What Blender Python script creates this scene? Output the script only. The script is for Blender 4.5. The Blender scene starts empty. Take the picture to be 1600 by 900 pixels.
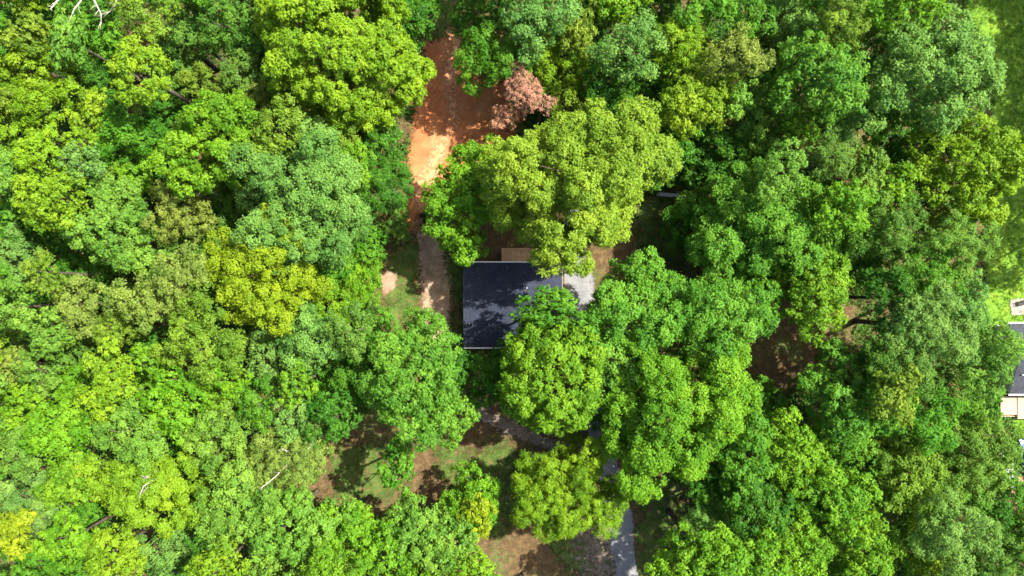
import bpy, bmesh, math, random
import numpy as np
from mathutils import Vector, Matrix

R_ = math.radians
scene = bpy.context.scene
# ------------------------------------------------------------------ camera, sky, sun, exposure
CAM_H = 85.0
FPX = 1081.0                       # focal length in pixels of the 1600-wide photograph
cam_d = bpy.data.cameras.new("camera"); cam = bpy.data.objects.new("camera", cam_d)
scene.collection.objects.link(cam); scene.camera = cam
cam.location = (0, 0, CAM_H); cam.rotation_euler = (0, 0, 0)
cam_d.sensor_width = 36.0; cam_d.lens = 36.0 * FPX / 1600.0; cam_d.clip_end = 2000.0

SUN_AZ, SUN_EL = 26.0, 53.0        # azimuth from +X towards +Y (the right of the picture towards its top)
sd = Vector((math.cos(R_(SUN_AZ)) * math.cos(R_(SUN_EL)), math.sin(R_(SUN_AZ)) * math.cos(R_(SUN_EL)), math.sin(R_(SUN_EL))))
world = bpy.data.worlds.new("World"); scene.world = world; world.use_nodes = True
wn = world.node_tree; bg = wn.nodes["Background"]
sky = wn.nodes.new("ShaderNodeTexSky"); sky.sky_type = 'NISHITA'; sky.sun_disc = False
sky.dust_density = 4.0; sky.ozone_density = 0.6; sky.sun_elevation = R_(SUN_EL); sky.sun_rotation = math.atan2(sd.x, sd.y)
wn.links.new(sky.outputs[0], bg.inputs[0]); bg.inputs[1].default_value = 0.10
sun_d = bpy.data.lights.new("sun", 'SUN'); sun_d.energy = 5.0; sun_d.angle = R_(0.53); sun_d.color = (1.0, 0.93, 0.80)
sun = bpy.data.objects.new("sun", sun_d); scene.collection.objects.link(sun)
sun.rotation_euler = sd.to_track_quat('Z', 'Y').to_euler(); sun.location = sd * 200
vs = scene.view_settings
vs.view_transform = 'Standard'; vs.look = 'None'; vs.gamma = 1.0; vs.exposure = 1.88; vs.use_curve_mapping = False
scene.cycles.max_bounces = 8; scene.cycles.diffuse_bounces = 4; scene.cycles.transmission_bounces = 6
scene.cycles.transparent_max_bounces = 8; scene.cycles.filter_width = 1.6

COL = scene.collection
rng = np.random.default_rng(7)
random.seed(7)

def W(px, py, z=0.0):
    k = (CAM_H - z) / FPX
    return np.array([(px - 800.0) * k, (450.0 - py) * k, z])

# ------------------------------------------------------------------ helpers
def mesh_np(name, verts, faces_flat, nper, attrs=None, smooth=False):
    """mesh from numpy arrays; faces_flat (n, nper)"""
    me = bpy.data.meshes.new(name)
    nv, nf = len(verts), len(faces_flat)
    me.vertices.add(nv); me.vertices.foreach_set("co", np.asarray(verts, np.float32).ravel())
    me.loops.add(nf * nper); me.loops.foreach_set("vertex_index", np.asarray(faces_flat, np.int32).ravel())
    me.polygons.add(nf)
    me.polygons.foreach_set("loop_start", np.arange(0, nf * nper, nper, dtype=np.int32))
    me.polygons.foreach_set("loop_total", np.full(nf, nper, np.int32))
    if smooth:
        me.polygons.foreach_set("use_smooth", np.ones(nf, bool))
    for an, (dom, vals) in (attrs or {}).items():
        a = me.attributes.new(an, 'FLOAT', dom); a.data.foreach_set("value", np.asarray(vals, np.float32))
    me.update(); me.validate()
    return me

def tag(o, label=None, cat=None, group=None, kind=None):
    if label: o["label"] = label
    if cat: o["category"] = cat
    if group: o["group"] = group
    if kind: o["kind"] = kind
    return o

def link(name, me, mat=None, parent=None, loc=(0, 0, 0), rz=0.0):
    o = bpy.data.objects.new(name, me); COL.objects.link(o)
    if mat and not me.materials: me.materials.append(mat)
    o.parent = parent; o.location = loc; o.rotation_euler = (0, 0, rz)
    return o

def empty(name, loc=(0, 0, 0), rz=0.0):
    o = bpy.data.objects.new(name, None); COL.objects.link(o); o.location = loc; o.rotation_euler = (0, 0, rz)
    o.empty_display_size = 0.5
    return o

class MB:
    """collects boxes / prisms / tubes into one mesh"""
    def __init__(s): s.bm = bmesh.new()
    def box(s, c, size, rz=0.0, bevel=0.0, mat=None):
        m = Matrix.Translation(c) @ Matrix.Rotation(rz, 4, 'Z') @ Matrix.Diagonal((size[0], size[1], size[2], 1))
        r = bmesh.ops.create_cube(s.bm, size=1.0, matrix=m)
        if bevel:
            es = list({e for v in r['verts'] for e in v.link_edges})
            bmesh.ops.bevel(s.bm, geom=es, offset=bevel, segments=2, affect='EDGES')
        return s
    def poly(s, pts, faces):
        vs_ = [s.bm.verts.new(p) for p in pts]
        for f in faces: s.bm.faces.new([vs_[i] for i in f])
        return s
    def prism(s, prof, a, b, axis):
        """profile of (u, v) extruded from a to b along axis 'X' or 'Y'"""
        n = len(prof)
        f = (lambda u, v, t: (t, u, v)) if axis == 'X' else (lambda u, v, t: (u, t, v))
        pts = [f(u, v, a) for u, v in prof] + [f(u, v, b) for u, v in prof]
        fc = [tuple(range(n)), tuple(range(2 * n - 1, n - 1, -1))] + [(i, i + n, (i + 1) % n + n, (i + 1) % n) for i in range(n)]
        return s.poly(pts, fc)
    def tube(s, pts, rad, n=8):
        pts = [Vector(p) for p in pts]; rings = []
        for i, p in enumerate(pts):
            d = (pts[min(i + 1, len(pts) - 1)] - pts[max(i - 1, 0)]).normalized()
            q = d.to_track_quat('Z', 'Y')
            rings.append([s.bm.verts.new(p + q @ Vector((math.cos(2 * math.pi * k / n) * rad[i], math.sin(2 * math.pi * k / n) * rad[i], 0))) for k in range(n)])
        for a, b in zip(rings, rings[1:]):
            for k in range(n): s.bm.faces.new((a[k], a[(k + 1) % n], b[(k + 1) % n], b[k]))
        s.bm.faces.new(rings[0][::-1]); s.bm.faces.new(rings[-1])
        return s
    def mesh(s, name, mat=None, smooth=False):
        bmesh.ops.recalc_face_normals(s.bm, faces=s.bm.faces[:])
        me = bpy.data.meshes.new(name); s.bm.to_mesh(me); s.bm.free()
        if smooth:
            for p in me.polygons: p.use_smooth = True
        if mat: me.materials.append(mat)
        return me
    def build(s, name, mat, parent=None, smooth=False, loc=(0, 0, 0), rz=0.0):
        return link(name, s.mesh(name, mat, smooth), None, parent, loc, rz)

# ------------------------------------------------------------------ materials
class NT:
    def __init__(s, name):
        s.m = bpy.data.materials.new(name); s.m.use_nodes = True; s.t = s.m.node_tree
        s.b = s.t.nodes["Principled BSDF"]; s.out = s.t.nodes["Material Output"]
    def n(s, kind, **kw):
        x = s.t.nodes.new("ShaderNode" + kind)
        for k, v in kw.items(): setattr(x, k, v)
        return x
    def l(s, a, b): s.t.links.new(a, b)
    def noise(s, scale, detail=4.0, rough=0.55, vec=None):
        x = s.n("TexNoise"); x.inputs["Scale"].default_value = scale; x.inputs["Detail"].default_value = detail
        x.inputs["Roughness"].default_value = rough
        if vec is None:
            g = s.n("NewGeometry"); vec = g.outputs["Position"]
        s.l(vec, x.inputs["Vector"]); return x.outputs["Fac"]
    def ramp(s, fac, stops):
        r = s.n("ValToRGB"); e = r.color_ramp.elements
        while len(e) < len(stops): e.new(0.5)
        for k, (p, c) in enumerate(stops):
            e[k].position = p; e[k].color = (*c, 1) if len(c) == 3 else c
        s.l(fac, r.inputs[0]); return r.outputs[0]
    def mix(s, fac, a, b, mode='MIX'):
        x = s.n("Mix", data_type='RGBA', blend_type=mode)
        for v, i in ((fac, 0), (a, 6), (b, 7)):
            if hasattr(v, "links"): s.l(v, x.inputs[i])
            else: x.inputs[i].default_value = v if i == 0 else (*v, 1)
        return x.outputs[2]
    def math(s, op, a, b=0.0, clamp=False):
        x = s.n("Math", operation=op, use_clamp=clamp)
        for v, i in ((a, 0), (b, 1)):
            if hasattr(v, "links"): s.l(v, x.inputs[i])
            else: x.inputs[i].default_value = v
        return x.outputs[0]
    def bump(s, h, strength=0.5, dist=0.05):
        x = s.n("Bump"); x.inputs["Strength"].default_value = strength; x.inputs["Distance"].default_value = dist
        s.l(h, x.inputs["Height"]); s.l(x.outputs[0], s.b.inputs["Normal"])
    def attr(s, name):
        x = s.n("Attribute"); x.attribute_name = name; return x.outputs["Fac"]
    def base(s, c, rough=0.8, metal=0.0, spec=0.3):
        if hasattr(c, "links"): s.l(c, s.b.inputs["Base Color"])
        else: s.b.inputs["Base Color"].default_value = (*c, 1)
        s.b.inputs["Roughness"].default_value = rough; s.b.inputs["Metallic"].default_value = metal
        s.b.inputs["Specular IOR Level"].default_value = spec
        return s

def leaf_material():
    s = NT("leaf"); oi = s.n("ObjectInfo"); t = s.attr("tint")
    hs = s.n("HueSaturation"); s.l(oi.outputs["Color"], hs.inputs["Color"])
    # each puff and each leaf has its own shade of the tree's colour: older leaves bluish, young ones yellowish
    hue = s.n("MapRange"); hue.inputs[1].default_value = 0; hue.inputs[2].default_value = 1; hue.inputs[3].default_value = 0.515; hue.inputs[4].default_value = 0.488
    val = s.n("MapRange"); val.inputs[1].default_value = 0; val.inputs[2].default_value = 1; val.inputs[3].default_value = 0.72; val.inputs[4].default_value = 1.34
    s.l(t, hue.inputs[0]); s.l(t, val.inputs[0]); s.l(hue.outputs[0], hs.inputs["Hue"]); s.l(val.outputs[0], hs.inputs["Value"])
    col = hs.outputs[0]
    s.base(col, 0.55, 0, 0.12)
    tr = s.n("BsdfTranslucent"); yc = s.mix(0.35, col, (0.22, 0.30, 0.01)); s.l(s.mix(0.5, col, yc), tr.inputs["Color"])
    mx = s.n("MixShader"); mx.inputs[0].default_value = 0.42
    s.l(s.b.outputs[0], mx.inputs[1]); s.l(tr.outputs[0], mx.inputs[2]); s.l(mx.outputs[0], s.out.inputs[0])
    return s.m

def bark_material(name, c0, c1):
    s = NT(name); f = s.noise(3.0, 5, 0.6)
    s.base(s.ramp(f, [(0.3, c0), (0.7, c1)]), 0.9); s.bump(s.noise(14, 3), 0.6, 0.05); return s.m

LEAF = leaf_material()
BARK = bark_material("bark", (0.03, 0.025, 0.018), (0.085, 0.07, 0.05))
DEADWOOD = bark_material("bleached_wood", (0.20, 0.17, 0.145), (0.40, 0.36, 0.32))

def edge_alpha(s, nscale=2.2, k=2.2):
    """ragged border: the sheet thins out where attribute edge falls, broken up by noise"""
    e = s.attr("edge"); n = s.noise(nscale, 6, 0.65)
    v = s.math('ADD', s.math('MULTIPLY', s.math('SUBTRACT', e, 0.5), k), s.math('MULTIPLY', s.math('SUBTRACT', n, 0.5), 3.2))
    a = s.math('ADD', s.math('MULTIPLY', v, 1.6), 0.5, True)
    tr = s.n("BsdfTransparent"); mx = s.n("MixShader"); s.l(a, mx.inputs[0])
    s.l(tr.outputs[0], mx.inputs[1]); s.l(s.b.outputs[0], mx.inputs[2]); s.l(mx.outputs[0], s.out.inputs[0])

def ground_material():
    s = NT("leaf_litter")
    big = s.noise(0.16, 5, 0.6); mid = s.noise(1.3, 6, 0.7); fine = s.noise(9.0, 4, 0.7)
    a = s.ramp(mid, [(0.28, (0.035, 0.026, 0.014)), (0.5, (0.072, 0.052, 0.027)), (0.68, (0.135, 0.096, 0.05)), (0.8, (0.21, 0.16, 0.095))])
    b = s.ramp(fine, [(0.3, (0.45, 0.42, 0.4)), (0.7, (1.5, 1.4, 1.3))])
    c = s.mix(1.0, a, b, 'MULTIPLY')
    g = s.ramp(big, [(0.5, (0, 0, 0)), (0.62, (1, 1, 1))])
    gm = s.math('MULTIPLY', g, s.ramp(s.noise(2.5, 6, 0.7), [(0.42, (0, 0, 0)), (0.6, (1, 1, 1))]))
    s.base(s.mix(gm, c, (0.05, 0.10, 0.022)), 0.95, 0, 0.1); s.bump(fine, 0.8, 0.06); return s.m

def sheet_material(name, stops, fine_amt=0.35, scale=0.6, edge=True, rough=0.95, nscale=2.2, k=2.2, second=None):
    s = NT(name); m = s.noise(scale, 6, 0.65); f = s.noise(8.0, 4, 0.7)
    c = s.ramp(m, stops)
    c = s.mix(fine_amt, c, s.ramp(f, [(0.25, (0.2, 0.2, 0.2)), (0.75, (1.9, 1.9, 1.9))]), 'MULTIPLY')
    if second:
        sc, lo, hi, col = second
        c = s.mix(s.ramp(s.noise(sc, 6, 0.7), [(lo, (0, 0, 0)), (hi, (1, 1, 1))]), c, col)
    s.base(c, rough, 0, 0.15); s.bump(f, 0.5, 0.04)
    if edge: edge_alpha(s, nscale, k)
    return s.m

M_GROUND = ground_material()
M_CLAY = sheet_material("red_clay", [(0.30, (0.21, 0.068, 0.026)), (0.5, (0.285, 0.108, 0.042)), (0.66, (0.34, 0.150, 0.066)), (0.8, (0.36, 0.20, 0.11))], 0.42, 0.45)
M_DIRT = sheet_material("tan_dirt", [(0.3, (0.12, 0.08, 0.05)), (0.5, (0.19, 0.135, 0.09)), (0.72, (0.27, 0.205, 0.145))], 0.5, 0.9, k=1.6)
M_GRASS = sheet_material("yard_grass", [(0.3, (0.030, 0.045, 0.011)), (0.55, (0.045, 0.080, 0.014)), (0.75, (0.085, 0.105, 0.028))], 0.6, 0.8, k=1.2, nscale=1.4, second=(1.1, 0.52, 0.66, (0.12, 0.075, 0.04)))
M_LAWN = sheet_material("mown_lawn", [(0.3, (0.045, 0.10, 0.012)), (0.5, (0.085, 0.17, 0.014)), (0.7, (0.14, 0.205, 0.022))], 0.6, 0.7)
M_GRAVEL = sheet_material("pale_gravel", [(0.35, (0.09, 0.068, 0.048)), (0.55, (0.14, 0.115, 0.09)), (0.75, (0.23, 0.205, 0.18))], 0.6, 2.0, k=1.0, nscale=1.8)
M_DRIVE = sheet_material("driveway_concrete", [(0.3, (0.105, 0.11, 0.12)), (0.55, (0.145, 0.148, 0.155)), (0.75, (0.19, 0.19, 0.192))], 0.6, 0.9, k=2.4, nscale=3.0, second=(0.8, 0.56, 0.70, (0.12, 0.108, 0.09)))
M_PATIO = sheet_material("patio_concrete", [(0.3, (0.17, 0.155, 0.135)), (0.7, (0.26, 0.24, 0.21))], 0.4, 1.2, k=3.0)
M_TRACK = sheet_material("pale_clay_track", [(0.3, (0.36, 0.155, 0.066)), (0.7, (0.45, 0.24, 0.13))], 0.5, 1.0, k=1.0)
M_PATH = sheet_material("orange_dirt_path", [(0.3, (0.17, 0.105, 0.07)), (0.7, (0.25, 0.165, 0.115))], 0.4, 1.0)

def flat(name, c, rough=0.7, metal=0.0, spec=0.4, var=0.12, scale=3.0):
    s = NT(name); f = s.noise(scale, 4)
    lo = tuple(x * (1 - var) for x in c); hi = tuple(min(1, x * (1 + var)) for x in c)
    s.base(s.ramp(f, [(0.3, lo), (0.7, hi)]), rough, metal, spec); return s.m

def shingle_material(name, c):
    s = NT(name); g = s.n("TexCoord")
    br = s.n("TexBrick"); br.offset = 0.5
    for k, v in (("Scale", 1.0), ("Brick Width", 0.30), ("Row Height", 0.145), ("Mortar Size", 0.006), ("Bias", 0.0)): br.inputs[k].default_value = v
    br.inputs["Color1"].default_value = (*[x * 0.82 for x in c], 1); br.inputs["Color2"].default_value = (*[x * 1.2 for x in c], 1)
    br.inputs["Mortar"].default_value = (*[x * 0.5 for x in c], 1)
    s.l(g.outputs["Object"], br.inputs["Vector"])
    n = s.ramp(s.noise(0.7, 5), [(0.3, (0.85, 0.85, 0.85)), (0.7, (1.15, 1.15, 1.15))])
    s.base(s.mix(1.0, br.outputs[0], n, 'MULTIPLY'), 0.95, 0, 0.08)
    s.bump(s.math('ADD', br.outputs["Fac"], s.math('MULTIPLY', s.noise(60, 2), -0.4)), -0.4, 0.02); return s.m

M_SHINGLE = shingle_material("charcoal_shingles", (0.024, 0.029, 0.046))
M_SHINGLE2 = shingle_material("slate_grey_shingles", (0.035, 0.039, 0.048))
M_WHITE = flat("white_paint", (0.78, 0.78, 0.76), 0.5, var=0.05)
M_SIDING = flat("beige_siding", (0.55, 0.50, 0.42), 0.6, var=0.06)
M_GLASS = flat("window_glass", (0.03, 0.04, 0.05), 0.08, 0, 0.6, 0.1)
M_DECK = bark_material("new_deck_timber", (0.36, 0.23, 0.115), (0.52, 0.36, 0.20))
M_DECK2 = bark_material("weathered_deck_timber", (0.26, 0.20, 0.14), (0.36, 0.29, 0.21))
M_METAL = flat("galvanised_metal", (0.42, 0.43, 0.44), 0.45, 0.7)
M_RUST = flat("grey_steel", (0.26, 0.26, 0.26), 0.6, 0.5)
M_BLACK = flat("black_rubber", (0.02, 0.02, 0.022), 0.8)
M_CONC = flat("weathered_concrete", (0.42, 0.41, 0.40), 0.85, var=0.2)
M_ASH = flat("ash", (0.06, 0.055, 0.05), 0.95, var=0.4, scale=12)
M_NAVY = flat("navy_mesh", (0.012, 0.018, 0.05), 0.6)
M_CARBLUE = flat("dark_blue_car_paint", (0.02, 0.05, 0.12), 0.18, 0.3, 0.6, 0.02)
M_CARWHITE = flat("white_car_paint", (0.70, 0.72, 0.74), 0.2, 0.0, 0.6, 0.02)
M_LAMP = flat("lamp_glass", (0.75, 0.75, 0.72), 0.1)

# ------------------------------------------------------------------ ground, sheets
def poly_sd(pts, poly):
    """signed distance (positive inside) of points (n,2) to polygon (m,2)"""
    d = np.full(len(pts), 1e9); inside = np.zeros(len(pts), bool)
    m = len(poly)
    for i in range(m):
        a, b = poly[i], poly[(i + 1) % m]
        ab = b - a; ap = pts - a
        t = np.clip((ap @ ab) / max(ab @ ab, 1e-9), 0, 1)
        d = np.minimum(d, np.hypot(*(ap - t[:, None] * ab).T))
        c = ((a[1] > pts[:, 1]) != (b[1] > pts[:, 1]))
        with np.errstate(divide='ignore', invalid='ignore'):
            x = (b[0] - a[0]) * (pts[:, 1] - a[1]) / (b[1] - a[1] if b[1] != a[1] else 1e-9) + a[0]
        inside ^= c & (pts[:, 0] < x)
    return np.where(inside, d, -d)

def line_sd(pts, line, widths):
    best = np.full(len(pts), -1e9)
    for i in range(len(line) - 1):
        a, b = line[i], line[i + 1]; ab = b - a; ap = pts - a
        t = np.clip((ap @ ab) / (ab @ ab), 0, 1)
        dist = np.hypot(*(ap - t[:, None] * ab).T); w = widths[i] * (1 - t) + widths[i + 1] * t
        best = np.maximum(best, w - dist)
    return best

def pxs(l, z=0.0): return np.array([W(x, y, z)[:2] for x, y in l])

def waves(p, seed, amp=0.5):
    r = np.random.default_rng(seed); v = np.zeros(len(p))
    for k in range(7):
        f = r.uniform(0.25, 1.7); a = r.uniform(0, 6.28)
        v += np.sin(p[:, 0] * f * math.cos(a) + p[:, 1] * f * math.sin(a) + r.uniform(0, 6.28)) / (0.7 + f)
    return v * amp * 0.5

def sheet(name, sdfun, z, mat, bounds, step=0.3, soft=0.8, wob=0.5, seed=1):
    x0, x1, y0, y1 = bounds
    nx, ny = int((x1 - x0) / step) + 1, int((y1 - y0) / step) + 1
    X, Y = np.meshgrid(np.linspace(x0, x1, nx), np.linspace(y0, y1, ny))
    P = np.stack([X.ravel(), Y.ravel()], 1)
    s = sdfun(P) + waves(P, seed, wob)
    edge = np.clip(0.5 + s / (2 * soft), 0, 1)
    idx = np.arange(nx * ny).reshape(ny, nx)
    F = np.stack([idx[:-1, :-1], idx[:-1, 1:], idx[1:, 1:], idx[1:, :-1]], -1).reshape(-1, 4)
    F = F[(edge[F] > 0.0).any(1)]
    used = np.unique(F); re = np.full(nx * ny, -1); re[used] = np.arange(len(used))
    me = mesh_np(name, np.column_stack([P[used], np.full(len(used), z)]), re[F], 4, {"edge": ('POINT', edge[used])})
    return tag(link(name, me, mat), kind="structure")

def bnd(p, m=3.0): return (p[:, 0].min() - m, p[:, 0].max() + m, p[:, 1].min() - m, p[:, 1].max() + m)

b = bmesh.new(); bmesh.ops.create_grid(b, x_segments=40, y_segments=40, size=900)
me = bpy.data.meshes.new("ground"); b.to_mesh(me); b.free()
tag(link("ground", me, M_GROUND), kind="structure")

CLEAR = pxs([(655, 62), (735, 62), (757, 110), (790, 140), (815, 200), (800, 245), (745, 262), (705, 300), (664, 340), (654, 366), (634, 366), (630, 336), (640, 300), (632, 240), (640, 200), (648, 120)])
YARD = pxs([(600, 360), (660, 300), (1010, 300), (1090, 300), (1100, 420), (960, 560), (1060, 700), (1080, 920), (720, 920), (690, 800), (500, 800), (500, 660), (640, 640), (640, 520), (600, 480)])
PATCH = pxs([(1150, 500), (1200, 460), (1330, 470), (1340, 570), (1240, 600), (1160, 585)])
LAWN = pxs([(1465, -120), (1900, -120), (1900, 690), (1590, 690), (1565, 610), (1540, 480), (1530, 330), (1560, 230), (1530, 90)])
TOPGRASS = pxs([(640, -60), (760, -60), (760, 30), (735, 70), (655, 70), (635, 30)])
SEMI = pxs([(1190, 560), (1330, 560), (1330, 700), (1190, 700)])
opens = [CLEAR, YARD, PATCH, LAWN, TOPGRASS]
def open_sd(P): return np.max([poly_sd(P, o) for o in opens], 0)

yard_grass = [pxs([(615, 380), (660, 380), (655, 470), (640, 520), (600, 500), (610, 440)]), pxs([(700, 390), (735, 380), (730, 560), (700, 540)]),
              pxs([(520, 685), (595, 690), (610, 720), (590, 775), (520, 770)]), pxs([(1000, 300), (1060, 310), (1080, 420), (1030, 430), (1000, 380)]),
              pxs([(1000, 740), (1050, 740), (1070, 900), (1000, 900)]), pxs([(690, 700), (800, 690), (830, 770), (780, 830), (700, 760)]), pxs([(850, 840), (955, 800), (960, 900), (880, 900)]), TOPGRASS]
sheet("yard_grass", lambda P: np.max([poly_sd(P, o) for o in yard_grass], 0), 0.006, M_GRASS, bnd(np.vstack(yard_grass)), 0.4, 1.4, 0.9, 3)
sheet("lawn", lambda P: poly_sd(P, LAWN), 0.008, M_LAWN, bnd(LAWN), 0.5, 1.0, 0.6, 4)
sheet("clay_clearing", lambda P: poly_sd(P, CLEAR), 0.012, M_CLAY, bnd(CLEAR), 0.3, 1.2, 0.9, 5)
DP = pxs([(668, 345), (678, 400), (682, 440), (684, 480), (682, 560)])
sheet("dirt_path", lambda P: line_sd(P, DP, [0.9, 1.3, 1.5, 1.5, 1.2]), 0.016, M_DIRT, bnd(DP), 0.25, 0.7, 0.4, 6)
TR = pxs([(714, 62), (706, 100), (703, 140), (710, 170), (700, 205), (676, 260), (664, 310), (666, 350)])
sheet("wheel_track", lambda P: line_sd(P, TR, [0.5, 0.6, 0.6, 0.7, 0.6, 0.5, 0.5, 0.5]), 0.016, M_TRACK, bnd(TR), 0.2, 1.0, 0.5, 31)
PK = pxs([(590, 428), (604, 420), (618, 432), (616, 450), (600, 460), (592, 446)])
sheet("bare_tan_patch", lambda P: poly_sd(P, PK), 0.014, M_PATH, bnd(PK), 0.2, 0.5, 0.3, 32)
GR = pxs([(905, 835), (955, 800), (962, 900), (925, 900)])
sheet("gravel_patch", lambda P: poly_sd(P, GR), 0.014, M_GRAVEL, bnd(GR), 0.3, 2.4, 0.8, 7)
WALKL = pxs([(700, 590), (722, 622), (755, 650), (800, 668), (850, 690), (925, 705)])
sheet("walkway", lambda P: line_sd(P, WALKL, [0.7] * 6), 0.018, M_GRAVEL, bnd(WALKL), 0.2, 0.45, 0.25, 8)
DRV = pxs([(984, 960), (976, 880), (970, 820), (958, 760), (942, 705), (930, 650), (922, 590), (914, 510), (906, 440), (897, 385), (900, 340)])
sheet("driveway", lambda P: line_sd(P, DRV, [1.45, 1.4, 1.35, 1.3, 1.3, 1.3, 1.35, 1.4, 1.45, 1.4, 1.2]), 0.022, M_DRIVE, bnd(DRV), 0.15, 0.3, 0.30, 9)
PP = pxs([(1556, 640), (1562, 665), (1568, 690), (1585, 740), (1600, 790)])
sheet("garden_path", lambda P: line_sd(P, PP, [0.45, 0.5, 0.5, 0.8, 1.2]), 0.020, M_PATH, bnd(PP), 0.2, 0.3, 0.2, 10)
PT = pxs([(1578, 468), (1700, 460), (1700, 490), (1580, 492)])
sheet("patio", lambda P: poly_sd(P, PT), 0.06, M_PATIO, bnd(PT), 0.2, 0.15, 0.05, 12)

# ------------------------------------------------------------------ leaves and crowns
def unit(v): return v / np.maximum(np.linalg.norm(v, axis=-1, keepdims=True), 1e-9)

def leaf_quads(pos, nrm, size, r, aspect=0.62, along=None):
    """small pointed leaf sprays, one triangle each"""
    n = len(pos)
    t = r.normal(size=(n, 3)) if along is None else along + 0.5 * r.normal(size=(n, 3))
    t = unit(t - (t * nrm).sum(1, keepdims=True) * nrm); s = np.cross(nrm, t)
    L = size * r.uniform(0.7, 1.3, (n, 1)); Wd = L * aspect * 0.55 * r.uniform(0.8, 1.2, (n, 1))
    V = np.stack([pos - t * L * 0.5 + s * Wd, pos - t * L * 0.35 - s * Wd, pos + t * L * 0.6 - nrm * L * 0.10], 1)
    return V.reshape(-1, 3)

STYLES = {   # bough size (of the crown radius), puff radius (m), leaf length, leaf layers, unevenness, crown height/radius, leaf width, holes, how far leaves point outwards
    'oak':    dict(bough=(0.24, 0.36), puff=(0.50, 0.85), leaf=0.228, lai=1.60, relief=0.40, tall=0.85, asp=0.68, gap=0.06, spike=0.0),
    'maple':  dict(bough=(0.20, 0.32), puff=(0.42, 0.72), leaf=0.262, lai=1.50, relief=0.36, tall=0.95, asp=0.74, gap=0.06, spike=0.2),
    'poplar': dict(bough=(0.15, 0.25), puff=(0.42, 0.70), leaf=0.240, lai=1.60, relief=0.17, tall=1.15, asp=0.75, gap=0.03, spike=0.3),
    'fine':   dict(bough=(0.17, 0.30), puff=(0.42, 0.75), leaf=0.225, lai=1.45, relief=0.42, tall=0.9, asp=0.42, gap=0.08, spike=0.7),
    'sparse': dict(bough=(0.18, 0.30), puff=(0.40, 0.70), leaf=0.215, lai=1.25, relief=0.46, tall=0.85, asp=0.55, gap=0.20, spike=0.2),
    'dead':   dict(bough=(0.26, 0.42), puff=(0.36, 0.6), leaf=0.180, lai=0.95, relief=0.42, tall=1.0, asp=0.45, gap=0.10, spike=0.5),
}

def spaced(C, rad, k):
    sel = []
    for i in range(len(C)):
        if sel and (np.linalg.norm(C[sel] - C[i], axis=1) < (rad[sel] + rad[i]) * k).any(): continue
        sel.append(i)
    return np.array(sel, int)

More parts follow.
